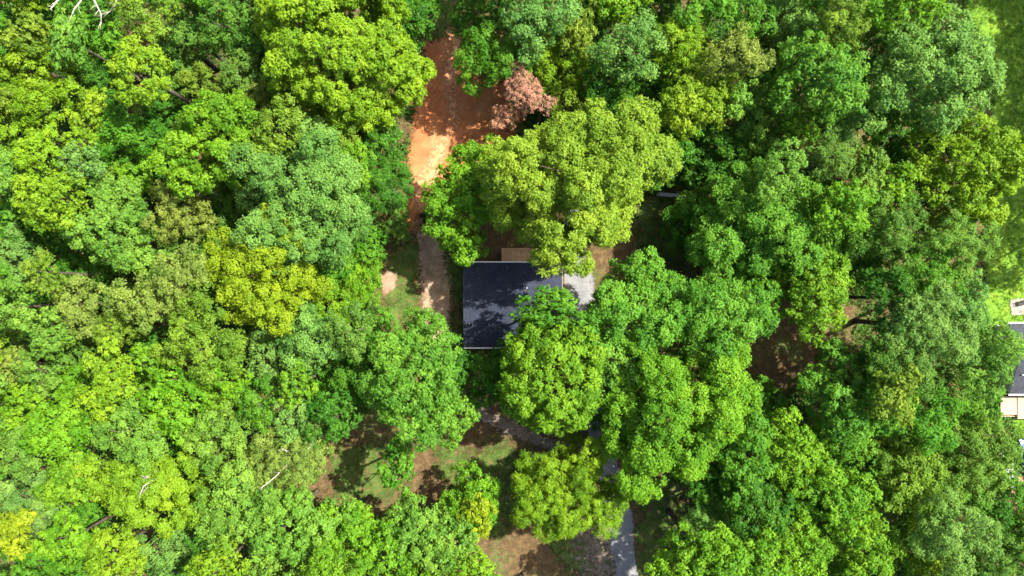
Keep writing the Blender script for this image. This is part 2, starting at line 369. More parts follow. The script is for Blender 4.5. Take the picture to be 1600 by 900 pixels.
def make_crown(style, rx, ry, seed, lai_k=1.0):
    """crown > boughs > puffs > sprays of leaves; origin at the level of its widest girth"""
    st = STYLES[style]; r = np.random.default_rng(seed)
    R = 0.5 * (rx + ry); a = st['tall'] * R; blow = 0.7 * R
    ph = r.uniform(0, 6.28, 5); am = r.uniform(0.3, 1.0, 5) * st['relief'] * np.array([.5, .5, .45, .4, .35])
    def env(d):
        th = np.arctan2(d[:, 1], d[:, 0]); c = np.hypot(d[:, 0], d[:, 1])
        m = 1.04 + c * sum(am[k] * np.sin((k + 2) * th + ph[k] + 2.2 * d[:, 2]) for k in range(5))
        z = np.where(d[:, 2] > 0, a, blow)
        return m / np.sqrt((d[:, 0] / rx) ** 2 + (d[:, 1] / ry) ** 2 + (d[:, 2] / z) ** 2)
    big = 1.0 if R < 4.5 else (4.5 / R) ** 0.45
    bs = np.array(st['bough']) * R * big * (1.25 if R < 2.6 else 1.0)
    d = unit(r.normal(size=(700, 3))); d = d[d[:, 2] > -0.5]
    for k in range(int(st['gap'] * 50)):
        g = unit(r.normal(size=3) + np.array([0, 0, 0.4])); d = d[(d @ g) < r.uniform(0.965, 0.992)]
    rb = r.uniform(bs[0], bs[1], len(d))
    rad = env(d) * (1 - st['relief'] * r.uniform(0, 1, len(d)) ** 1.4) - rb * 0.80
    B = d * rad[:, None]
    s1 = spaced(B, rb, 0.80); B, rb, bd = B[s1], rb[s1], d[s1]
    # puffs over the outer side of each bough
    ps = np.array(st['puff']) * (1.0 if R > 3 else max(0.7, R / 3))
    pm = ps.mean(); C = []; bid = []
    for i in range(len(B)):
        n = int(10 + 16 * (rb[i] / pm) ** 2)
        q = unit(r.normal(size=(n, 3)) + 0.75 * bd[i] + np.array([0, 0, 0.45]))
        rr = np.full(n, pm); P = B[i] + q * (rb[i] - pm * 0.35) * r.uniform(0.82, 1.12, (n, 1)) * np.array([1.06, 1.06, 0.88])
        k = spaced(P, rr, 0.68); C.append(P[k]); bid += [i] * len(k)
    C = np.vstack(C); bid = np.array(bid); rp = r.uniform(ps[0], ps[1], len(C))
    dist = np.linalg.norm(C[:, None, :] - B[None], axis=2) / rb[None]; dist[np.arange(len(C)), bid] = 9
    keep = (dist > 0.70).all(1); C, bid, rp = C[keep], bid[keep], rp[keep]
    d = unit((C - B[bid]) / rb[bid][:, None] + 0.5 * bd[bid])
    leafA = st['leaf'] ** 2 * st['asp'] * 0.5
    low = C[:, 2] < -0.25 * R
    cnt = np.maximum(6, (2 * math.pi * rp ** 2 * st['lai'] * lai_k * np.where(low, 0.6, 1.0) / leafA * 0.62)).astype(int)
    pid = np.repeat(np.arange(len(C)), cnt); N = len(pid)
    nsp = 6
    spd = unit(r.normal(size=(len(C), nsp, 3)) * 0.8 + 0.9 * d[:, None, :] + np.array([0, 0, 0.45]))
    spl = r.uniform(0.70, 1.22, (len(C), nsp))
    k = r.integers(0, nsp, N)
    loose = r.uniform(size=N) < 0.35
    dirs = unit(spd[pid, k] + r.normal(size=(N, 3)) * 0.36)
    ld = unit(r.normal(size=(N, 3)) + 0.8 * d[pid] + np.array([0, 0, 0.3]))
    dirs = np.where(loose[:, None], ld, dirs)
    ln = np.where(loose, r.uniform(0.35, 1.35, N), spl[pid, k] * r.uniform(0.70, 1.10, N))
    pos = C[pid] + dirs * (rp[pid] * ln)[:, None] * np.array([1.08, 1.08, 0.86])
    nrm = unit(dirs * 0.8 + np.array([0, 0, 0.45]) + r.normal(size=(N, 3)) * 0.45)
    along = None
    if st['spike']: along = dirs * st['spike'] * 3 + np.array([0, 0, -0.2])
    V = leaf_quads(pos, nrm, st['leaf'], r, st['asp'], along)
    F = np.arange(3 * N).reshape(N, 3)
    tb = r.normal(size=len(B))[bid] * 0.16 + r.normal(size=len(C)) * 0.15
    tint = np.clip(0.5 + tb[pid] + 0.08 * r.normal(size=(len(C), nsp))[pid, k] + 0.13 * r.normal(size=N), 0, 1)
    me = mesh_np("crown", V, F, 3, {"tint": ('FACE', tint)})
    me.materials.append(LEAF)
    return me, C, a

def make_wood(h, zc, C, R, seed, nl=9, r0=None, mat=None):
    """tapered trunk with limbs reaching to puffs of the crown, z measured from the ground"""
    r = np.random.default_rng(seed); m = MB()
    r0 = r0 or max(0.08, 0.016 * h); lean = r.normal(size=2) * 0.02 * h
    top = zc + 0.35 * (h - zc)
    zs = [0, 0.25, 0.3 * top, 0.6 * top, 0.85 * top, top]
    pts = [(lean[0] * (z / top) ** 2 * 0.5, lean[1] * (z / top) ** 2 * 0.5, z) for z in zs]
    m.tube(pts, [r0 * 1.5, r0 * 1.1, r0 * 0.9, r0 * 0.68, r0 * 0.4, r0 * 0.15], 8)
    if len(C):
        up = np.argsort(-np.hypot(C[:, 0], C[:, 1]) - 0.4 * r.uniform(size=len(C)) * R)
        pick = up[np.linspace(0, len(up) * 0.8, min(nl, len(C))).astype(int)]
        for i in pick:
            e = Vector((C[i, 0], C[i, 1], zc + C[i, 2])); z0 = max(0.25 * top, min(top * 0.92, e.z - 0.55 * math.hypot(e.x, e.y) - 0.4))
            s0 = Vector((lean[0] * (z0 / top) ** 2 * 0.5, lean[1] * (z0 / top) ** 2 * 0.5, z0)); mid = s0.lerp(e, 0.5) + Vector((r.normal() * 0.2, r.normal() * 0.2, 0.08 * (e - s0).length))
            m.tube([s0, mid, e], [r0 * 0.34, r0 * 0.18, r0 * 0.05], 5)
    return m.mesh("trunk", mat or BARK, True)

PALETTE = {  # leaf reflectance
    'Y': (0.166, 0.230, 0.009), 'V': (0.124, 0.224, 0.010), 'W': (0.146, 0.234, 0.018), 'L': (0.092, 0.210, 0.010), 'P': (0.100, 0.210, 0.024), 'F': (0.080, 0.200, 0.017),
    'G': (0.060, 0.170, 0.011), 'D': (0.043, 0.132, 0.011), 'B': (0.098, 0.206, 0.036), 'S': (0.074, 0.160, 0.020), 'O': (0.108, 0.184, 0.016), 'K': (0.132, 0.196, 0.030), 'R': (0.330, 0.180, 0.120),
}
POOL = {}
TREES = []
def tree(px, py, rx, ry, h, col, style, label, cat="tree", group=None, name=None, lai=1.0, seed=None, pool=False):
    h = h * 0.88
    if (px < 560 or 1130 < px < 1600) and h > 11 and rx < 80 and px not in (226, 452): h *= 0.80 + 0.42 * ((px * 0.731 + py * 0.317) % 1.0); rx *= 0.95; ry *= 0.95     # woodland: heights varied, crowns narrowed to cast darker gaps between them
    i = len(TREES); seed = seed if seed is not None else 1000 + i * 17
    rp = 0.5 * (rx + ry); R = rp * 0.065; tall = STYLES[style]['tall']
    for _ in range(6):
        zc = max(0.45 * h, h - tall * R); R = rp * (CAM_H - zc) / FPX
    k = (CAM_H - zc) / FPX
    p = W(px, py, zc)
    if rp < 45 or pool:
        rb = round(R * 2) / 2; key = (style, rb, i % 3)
        if key not in POOL: POOL[key] = make_crown(style, rb, rb, 77 + len(POOL) * 13, lai)
        me, C, a = POOL[key]; sc = (R / rb * rx / rp, R / rb * ry / rp, R / rb); rz = random.uniform(0, 6.28) if abs(rx - ry) < 3 else random.choice((0, math.pi))
    else:
        me, C, a = make_crown(style, rx * k, ry * k, seed, lai); sc = (1, 1, 1); rz = 0.0
    t = empty(name or {'fine': 'feathery_tree', 'dead': 'brown_tree'}.get(style, 'broadleaf_tree'), (p[0], p[1], 0))
    tag(t, label, cat, group or "woodland trees around the house")
    c = link("crown", me, None, t, (0, 0, zc), rz); c.scale = sc
    base = np.array(PALETTE[col]) * (1 + 0.035 * rng.normal(size=3) * np.array([1, 0.7, 1]))
    c.color = (*[float(x) for x in base], 1)
    ca, sa = math.cos(rz), math.sin(rz)
    Cw = C * np.array(sc); Cw = np.column_stack([Cw[:, 0] * ca - Cw[:, 1] * sa, Cw[:, 0] * sa + Cw[:, 1] * ca, Cw[:, 2]])
    w = link("trunk", make_wood(h, zc, Cw, R, seed + 5, 11 if rp > 60 else 7), None, t)
    TREES.append((t, px, py, rp, h, zc, p, R))
    return t

TABLE = [
# ---- giants and trees near the house, clearing and yard
(540, 86, 124, 112, 24, 'V', 'poplar', "giant lime-green tree with the widest crown, left of the red clay clearing"),
(908, 285, 118, 125, 25, 'W', 'oak', "huge yellow-green oak directly above the dark roof of the house"),
(868, 112, 46, 46, 12, 'V', 'oak', "yellow-green crown right beside the brown dead tree, on its right"),
(722, 318, 60, 68, 15, 'L', 'maple', "round mid-green tree left of the huge oak, above the house's left corner"),
(776, 246, 32, 28, 9, 'L', 'maple', "small dim green tree just below the shaded part of the clay clearing"),
(862, 586, 82, 88, 21, 'L', 'poplar', "bright round lime-green tree covering the lower right corner of the roof"),
(858, 484, 48, 31, 18, 'G', 'maple', "smaller green tree hanging over the right end of the roof ridge"),
(645, 588, 76, 97, 21, 'F', 'maple', "large fresh-green tree just left of the roof's lower left corner"),
(568, 575, 42, 52, 15, 'D', 'oak', "dark green crown tucked under the left side of the large tree by the house"),
(752, 592, 48, 46, 10, 'D', 'maple', "low dark green tree below the roof, between the two bright trees"),
(885, 765, 82, 78, 15, 'V', 'fine', "feathery yellow-green tree left of the driveway near the bottom"),
(735, 786, 46, 50, 12, 'L', 'maple', "bushy vivid green tree standing alone on the lower yard"),
(746, 802, 26, 34, 13.5, 'Y', 'maple', "yellow-leaved young tree in front of the bushy tree on the lower yard"),
(622, 728, 28, 36, 15, 'G', 'maple', "small green tree with bare grey twigs at the left end of the lower yard"),
(1046, 645, 112, 108, 21, 'L', 'oak', "big spreading yellow-green tree right of the driveway's hidden bend"),
(996, 490, 90, 68, 18, 'F', 'oak', "large pale-green oak right of the pale concrete beside the house"),
(962, 575, 46, 46, 17, 'P', 'maple', "pale green crown between the bright round tree and the spreading tree"),
(1132, 502, 64, 64, 18, 'F', 'oak', "mid-green oak left of the shaded bare patch at right of centre"),
(1176, 352, 108, 98, 17, 'F', 'oak', "huge dense grey-green oak right of the small shaded yard gap"),
(1082, 352, 38, 46, 10, 'D', 'maple', "dark low tree under the left edge of the huge grey-green oak"),
(815, 140, 28, 31, 13, 'R', 'dead', "rust-brown dead-leaved tree at the right side of the clay clearing"),
(846, 165, 18, 16, 12, 'R', 'dead', "small rust-brown crown touching the right side of the brown tree"),
(795, 182, 22, 20, 9.5, 'R', 'dead', "small dull brown crown at the foot of the brown tree"),
(556, 440, 38, 44, 7, 'L', 'fine', "low lime-green thicket beside the bare tan patch left of the dirt path"),
(622, 352, 18, 22, 6, 'S', 'fine', "small grey-green shrub tree at the upper left of the dirt path"),
(866, 388, 44, 33, 18.5, 'W', 'oak', "yellow-green crown hanging over the roof's upper edge below the huge oak"),
(796, 296, 42, 62, 17, 'W', 'oak', "yellow-green crown joining the huge oak to the round green tree on its left"),
# ---- top left
(14, 22, 46, 42, 14, 'D', 'oak', "dark green tree in the top left corner of the picture"),
(44, 52, 36, 32, 17, 'O', 'maple', "olive yellow crown just below the dark tree of the top left corner"),
(108, 62, 24, 38, 17, 'P', 'maple', "narrow pale yellow-green crown right below the bleached bare limbs"),
(158, 62, 40, 40, 13, 'G', 'maple', "deep green tree under the bleached bare limbs at top left"),
(50, 112, 62, 52, 20, 'V', 'oak', "broad bright yellow-green tree at the upper left edge"),
(66, 170, 44, 42, 19, 'V', 'oak', "yellow-green crown directly below the broad bright tree of the left edge"),
(12, 200, 34, 40, 18, 'V', 'oak', "yellow-green crown cut by the left edge above the pale one"),
(58, 238, 34, 32, 18, 'V', 'oak', "small bright crown in the yellow-green group above the bright yellow tree"),
(118, 222, 20, 22, 17, 'V', 'maple', "tiny yellow-green crown left of the dim green tree with lit tips"),
(86, 312, 50, 52, 18, 'V', 'maple', "tree with bright yellow top and green underside at the left edge's upper middle"),
(143, 182, 30, 38, 18, 'V', 'maple', "slim yellowish crown left of the dim green tree, below a dark hollow"),
(138, 122, 34, 30, 11, 'D', 'oak', "shaded dark tree in the hollow between two yellow-green trees at left"),
(228, 26, 46, 42, 18, 'O', 'oak', "olive tree with brownish edge at the top, right of the bleached limbs"),
(223, 116, 42, 54, 21, 'V', 'poplar', "brightest yellow-green pointed tree standing alone at upper left"),
(306, 62, 48, 46, 14, 'S', 'oak', "shaded grey-green tree at the top, left one of a dim pair"),
(370, 42, 48, 44, 14, 'S', 'oak', "shaded grey-green tree at the top, right one of a dim pair"),
(378, 108, 36, 34, 15, 'S', 'oak', "dim olive-green crown left of the giant lime-green tree"),
(318, 132, 36, 28, 16, 'O', 'sparse', "thin olive crown above the large lime tree at upper left"),
(345, 222, 76, 76, 20, 'L', 'maple', "large lime-green tree at upper left, above the yellow tree"),
(398, 168, 34, 34, 17, 'K', 'sparse', "khaki thin-leaved crown between the large lime tree and the giant"),
(198, 214, 46, 40, 16, 'G', 'oak', "dim green tree with a few lit tips left of the large lime tree"),
(128, 256, 28, 28, 17, 'B', 'oak', "small blue-green crown above the pale round lime tree"),
(220, 272, 34, 38, 17, 'L', 'maple', "lime crown between the small blue-green crown and the large lime tree"),
(14, 276, 30, 36, 17, 'P', 'oak', "pale crown cut by the left edge beside the bright yellow top"),
(400, 268, 32, 34, 18, 'V', 'maple', "yellow-green crown at the lower right of the large lime tree"),
# ---- left middle
(14, 348, 28, 30, 14, 'G', 'maple', "dark crown with lit tips at the left edge below the pale one"),
(192, 356, 72, 72, 20, 'P', 'maple', "big round pale lime tree left of the khaki crowns"),
(286, 332, 46, 44, 17, 'K', 'sparse', "khaki tree with dry grey branches right of the round pale lime tree"),
(20, 402, 36, 38, 18, 'B', 'oak', "pale blue-green crown cut by the left edge halfway down"),
(70, 428, 28, 34, 17, 'O', 'sparse', "small olive crown right of the pale blue-green one at the left edge"),
(20, 480, 38, 40, 18, 'P', 'oak', "pale green crown at the left edge below the pale blue-green one"),
(128, 475, 42, 46, 18, 'K', 'oak', "khaki-green oak below the round pale lime tree, left of a similar one"),
(228, 470, 42, 44, 18, 'K', 'oak', "khaki-green oak below the round pale lime tree, right of a similar one"),
(282, 428, 34, 44, 18, 'K', 'sparse', "thin khaki crown left of the yellow tree"),
(182, 512, 32, 30, 17, 'O', 'oak', "olive crown wedged under the two khaki-green oaks"),
(75, 522, 38, 34, 18, 'P', 'maple', "pale lime crown below left of the khaki-green oaks"),
(66, 580, 38, 34, 17, 'P', 'oak', "soft green crown below the pale lime crown at left"),
(12, 572, 30, 36, 17, 'K', 'sparse', "khaki crown cut by the left edge below the pale green one"),
(170, 576, 36, 40, 18, 'V', 'maple', "bright yellow-lime crown left of the broad olive oak"),
(316, 526, 66, 58, 19, 'O', 'oak', "broad olive oak left below the yellow tree"),
(232, 562, 24, 24, 16, 'L', 'maple', "tiny lime crown between the yellow-lime crown and the broad olive oak"),
(352, 594, 42, 34, 17, 'L', 'maple', "lime green crown directly below the broad olive oak"),
(272, 596, 34, 26, 16, 'L', 'maple', "small lime crown at the lower left foot of the broad olive oak"),
(335, 462, 30, 34, 12, 'D', 'maple', "dark shaded tree in the gap left of the yellow tree's foot"),
(418, 424, 86, 82, 21, 'Y', 'oak', "vivid yellow spreading tree left of the bare tan patch"),
(484, 326, 102, 94, 22, 'B', 'oak', "huge pale blue-green oak left of the red dirt track"),
(440, 206, 46, 42, 17, 'O', 'oak', "olive oak below the left part of the giant lime-green tree"),
(524, 222, 34, 38, 17, 'O', 'oak', "round olive crown between the giant lime tree and the blue-green oak"),
(556, 250, 28, 34, 15, 'L', 'maple', "small lime crown right above the huge blue-green oak"),
(594, 212, 34, 36, 13, 'D', 'maple', "dark green tree on the left bank of the red clay clearing"),
(602, 288, 42, 44, 12, 'D', 'fine', "low dark green tree between the huge blue-green oak and the dirt track"),
(404, 62, 36, 46, 13, 'D', 'oak', "dark crown in the shade left of the giant lime-green tree"),
(640, 36, 38, 42, 12, 'D', 'maple', "dark shaded tree at the top, right of the giant lime-green tree"),
(480, 538, 50, 50, 18, 'B', 'oak', "pale bluish oak below the yellow tree"),
(546, 520, 38, 40, 16, 'S', 'oak', "grey-green crown right of the pale bluish oak"),
(420, 562, 42, 40, 17, 'B', 'oak', "pale bluish crown left below the yellow tree"),
(462, 600, 28, 26, 16, 'L', 'maple', "small lime crown under the pale bluish oak"),
# ---- bottom left
(38, 632, 42, 38, 18, 'L', 'maple', "lime crown at the left edge, lower third, below a khaki one"),
(102, 672, 56, 50, 19, 'L', 'maple', "wide lime tree in the lower left woodland, near the left edge"),
(165, 622, 36, 34, 18, 'V', 'maple', "yellowish lime crown above the soft green oak of the lower left woodland"),
(206, 676, 46, 46, 18, 'P', 'oak', "soft green oak in the middle of the lower left woodland"),
(284, 640, 46, 52, 19, 'L', 'maple', "lime tree left of the tall fresh-green one in the lower left woodland"),
(346, 676, 48, 66, 20, 'P', 'oak', "tall fresh-green tree at the right end of the lower left woodland"),
(18, 704, 44, 46, 18, 'P', 'oak', "pale green crown cut by the left edge above the blue-green one"),
(46, 778, 52, 48, 19, 'B', 'oak', "pale blue-green oak near the lower left corner"),
(106, 752, 36, 34, 18, 'L', 'maple', "lime crown right of the pale blue-green oak near the lower left corner"),
(152, 742, 32, 34, 14, 'S', 'oak', "shaded bluish crown left of the yellow tree with white dead limbs"),
(226, 762, 76, 66, 20, 'V', 'oak', "broad yellow-green tree with two white dead limbs, lower left"),
(20, 834, 36, 32, 18, 'Y', 'maple', "yellow crown at the left edge close to the bottom corner"),
(108, 842, 40, 38, 17, 'L', 'maple', "lime crown near the bottom edge, right of the yellow corner crown"),
(176, 864, 46, 44, 18, 'V', 'maple', "yellow-lime tree at the bottom edge left of the blue-green crown"),
(256, 858, 38, 36, 17, 'B', 'oak', "blue-green crown at the bottom edge above the dark round shape"),
(330, 832, 28, 30, 13, 'D', 'oak', "dark crown right of the blue-green one near the bottom edge"),
(366, 786, 52, 60, 18, 'P', 'oak', "grey-lime oak left of the dry feathery tree, lower left"),
(344, 888, 46, 38, 17, 'V', 'maple', "lime crown on the bottom edge right of the dark round shape"),
(452, 652, 38, 36, 17, 'B', 'oak', "blue-green crown above the dry feathery tree"),
(452, 716, 66, 44, 17, 'K', 'sparse', "dry feathery khaki tree with bare white branches, left of the lower yard"),
(522, 648, 42, 44, 14, 'D', 'maple', "dark green tree at the upper left corner of the lower yard"),
(404, 632, 34, 38, 16, 'G', 'oak', "mid green crown between the tall fresh-green tree and the blue-green one"),
(452, 812, 76, 58, 17, 'P', 'maple', "wide loose green tree below the dry feathery tree"),
(546, 824, 42, 42, 16, 'L', 'maple', "lime tree on the lower border of the yard, left of its neighbours"),
(650, 826, 56, 42, 15, 'P', 'maple', "light green tree on the lower border of the yard, leaning to the bush"),
(600, 866, 52, 44, 16, 'L', 'maple', "lime tree at the bottom edge below the lower yard"),
(694, 846, 46, 44, 15, 'P', 'maple', "pale lime crown below the bushy vivid green tree"),
(736, 892, 42, 34, 15, 'L', 'maple', "lime crown at the bottom edge left of the brown bare ground"),
(432, 884, 60, 40, 17, 'P', 'maple', "pale green tree at the bottom edge below the wide loose tree"),
(516, 888, 42, 36, 17, 'L', 'oak', "fresh green crown on the bottom edge, third left of the brown ground"),
# ---- top, right of the clearing
(782, 82, 58, 60, 13.5, 'G', 'oak', "tall deep-green tree above the brown dead tree"),
(836, 34, 50, 46, 17, 'B', 'oak', "pale blue-green crown at the top edge right of the deep-green tree"),
(907, 50, 28, 36, 15, 'O', 'maple', "small olive-yellow tree in a dark gap near the top edge"),
(986, 76, 48, 46, 19, 'B', 'oak', "blue-green oak near the top, right of the small olive-yellow tree"),
(952, 142, 44, 50, 14, 'D', 'oak', "dark shaded tree below the blue-green oak, right of the yellow-green crowns"),
(970, 8, 32, 26, 16, 'L', 'maple', "lime crown cut by the top edge above the blue-green oak"),
(1064, 66, 38, 38, 18, 'V', 'fine', "fine-leaved yellow-green tree right of the blue-green oak near the top"),
(1082, 156, 58, 50, 19, 'V', 'maple', "yellow-tipped tree above the huge dense grey-green oak"),
(1048, 222, 38, 40, 15, 'G', 'maple', "deep green tree at the foot of the yellow-tipped tree"),
(1012, 206, 36, 46, 13, 'D', 'maple', "dark tree along the right flank of the huge yellow-green oak"),
(1106, 20, 44, 38, 18, 'G', 'maple', "mid green tree at the top edge right of centre"),
(1150, 86, 40, 38, 18, 'K', 'oak', "pale khaki-green oak right of the fine-leaved yellow-green tree"),
(1174, 26, 38, 36, 18, 'G', 'oak', "green crown at the top edge above the pale khaki-green oak"),
(1150, 158, 26, 26, 16, 'P', 'maple', "little pale crown right of the yellow-tipped tree"),
(1188, 188, 46, 48, 17, 'P', 'maple', "soft green tree above the huge grey-green oak, to its upper right"),
(1122, 232, 40, 34, 12, 'D', 'oak', "dark tree in the gap above the huge grey-green oak"),
(1228, 24, 42, 40, 18, 'B', 'oak', "pale blue-green tree at the top edge left of the olive-yellow one"),
(1318, 36, 44, 42, 18, 'O', 'fine', "olive-yellow fine-leaved tree at the top edge, right part"),
(1268, 42, 26, 40, 15, 'G', 'oak', "narrow green crown between the blue-green and the olive-yellow top trees"),
(1418, 14, 56, 42, 19, 'L', 'maple', "lime tree cut by the top edge, next to the shaded lawn"),
(1372, 62, 34, 42, 15, 'S', 'oak', "dull green crown left of the giant blue-green oak's top"),
(1282, 122, 70, 64, 20, 'F', 'maple', "round dark green tree with a bright lime rim, upper right"),
(1374, 186, 40, 42, 16, 'G', 'maple', "green crown between the lime-rimmed tree and the giant blue-green oak"),
(1456, 120, 84, 94, 23, 'B', 'oak', "giant blue-green oak bordering the shaded lawn at top right"),
(1248, 196, 28, 28, 17, 'L', 'maple', "small lime crown below the lime-rimmed tree, on the left"),
(1302, 194, 32, 28, 17, 'B', 'oak', "small bluish crown below the lime-rimmed tree, on the right"),
(1290, 246, 38, 38, 17, 'S', 'sparse', "grey-olive thin crown below the small bluish crown"),
(1356, 268, 32, 46, 18, 'P', 'maple', "upright pale lime crown left of the lime crown and the yellow tree"),
(1402, 286, 32, 32, 16, 'L', 'maple', "lime crown at the left foot of the yellow tree bordering the lawn"),
(1510, 266, 84, 72, 19, 'V', 'maple', "large yellow-green tree bordering the lawn below the giant blue-green oak"),
(1436, 232, 36, 34, 15, 'G', 'oak', "dim green crown under the giant blue-green oak's lower edge"),
(1222, 270, 36, 40, 18, 'P', 'oak', "pale crown at the upper right shoulder of the huge grey-green oak"),
# ---- right middle
(1322, 326, 44, 44, 18, 'L', 'maple', "lime-green tree right of the huge grey-green oak"),
(1388, 362, 60, 54, 18, 'S', 'sparse', "grey-green loose tree right of the lime-green one"),
(1276, 450, 62, 64, 18, 'L', 'maple', "lime tree with dark underside above the bare shaded patch"),
(1496, 386, 48, 48, 16, 'P', 'fine', "soft green feathery tree at the left edge of the sunlit lawn strip"),
(1452, 424, 46, 42, 16, 'G', 'sparse', "mid green loose crown below the soft feathery tree, left"),
(1392, 466, 48, 50, 19, 'D', 'oak', "dark tree right of the lime tree with the dark underside"),
(1448, 512, 70, 62, 18, 'B', 'sparse', "grey-green ragged tree left of the neighbour's house"),
(1498, 476, 44, 42, 15, 'B', 'sparse', "pale grey-green crown left of the pale patio"),
(1534, 556, 62, 58, 17, 'P', 'sparse', "ragged pale tree overhanging the neighbour's grey roof"),
(1400, 566, 52, 50, 17, 'S', 'sparse', "grey-green crown below the dark tree, right of the bare patch"),
(1196, 470, 32, 40, 16, 'G', 'maple', "green crown between the mid-green oak and the bare patch"),
(1330, 620, 84, 72, 18, 'F', 'maple', "large green tree directly below the bare shaded patch"),
(1398, 618, 34, 40, 18.5, 'O', 'maple', "olive-tipped crown on the right shoulder of the large green tree"),
(1446, 654, 48, 48, 17, 'G', 'oak', "rounded green crown right of the olive-tipped one"),
# ---- bottom right
(1160, 706, 42, 74, 16, 'G', 'maple', "tall narrow green tree right of the big spreading yellow-green tree"),
(1124, 792, 48, 44, 13, 'B', 'fine', "pale spiky blue-green tree right of the driveway's lower end"),
(1106, 884, 98, 54, 24, 'L', 'maple', "wide lime-tipped tree at the bottom edge right of the driveway"),
(1232, 706, 54, 66, 17, 'L', 'maple', "lime-tipped loose tree left below the large green tree"),
(1292, 782, 68, 68, 18, 'L', 'maple', "fresh green tree in the lower right woodland, left of the golden one"),
(1410, 752, 56, 76, 18, 'O', 'maple', "golden-olive tree in the lower right woodland"),
(1520, 716, 74, 68, 17, 'P', 'sparse', "pale olive tree left of the parked cars at the right edge"),
(1566, 800, 54, 50, 15, 'G', 'oak', "deep green tree at the right edge below the parked cars"),
(1490, 832, 68, 50, 17, 'B', 'sparse', "grey blue-green tree near the lower right corner"),
(1568, 872, 52, 40, 15, 'S', 'sparse', "dull green tree in the bottom right corner"),
(1236, 862, 62, 56, 17, 'L', 'maple', "green tree at the bottom edge, right of the wide lime-tipped one"),
(1348, 852, 48, 50, 17, 'L', 'maple', "lime tree at the bottom edge below the golden-olive tree"),
(1452, 890, 34, 32, 15, 'V', 'maple', "bright lime crown cut by the bottom edge, lower right"),
(1180, 792, 40, 46, 17, 'D', 'oak', "dark tree between the pale spiky tree and the fresh green tree"),
(1536, 652, 28, 26, 9, 'G', 'maple', "small green tree at the left corner of the neighbour's deck"),
]
for row in TABLE: tree(*row, lai=1.6 if row[2] > 110 else 1.25 if row[2] > 70 else 1.0)
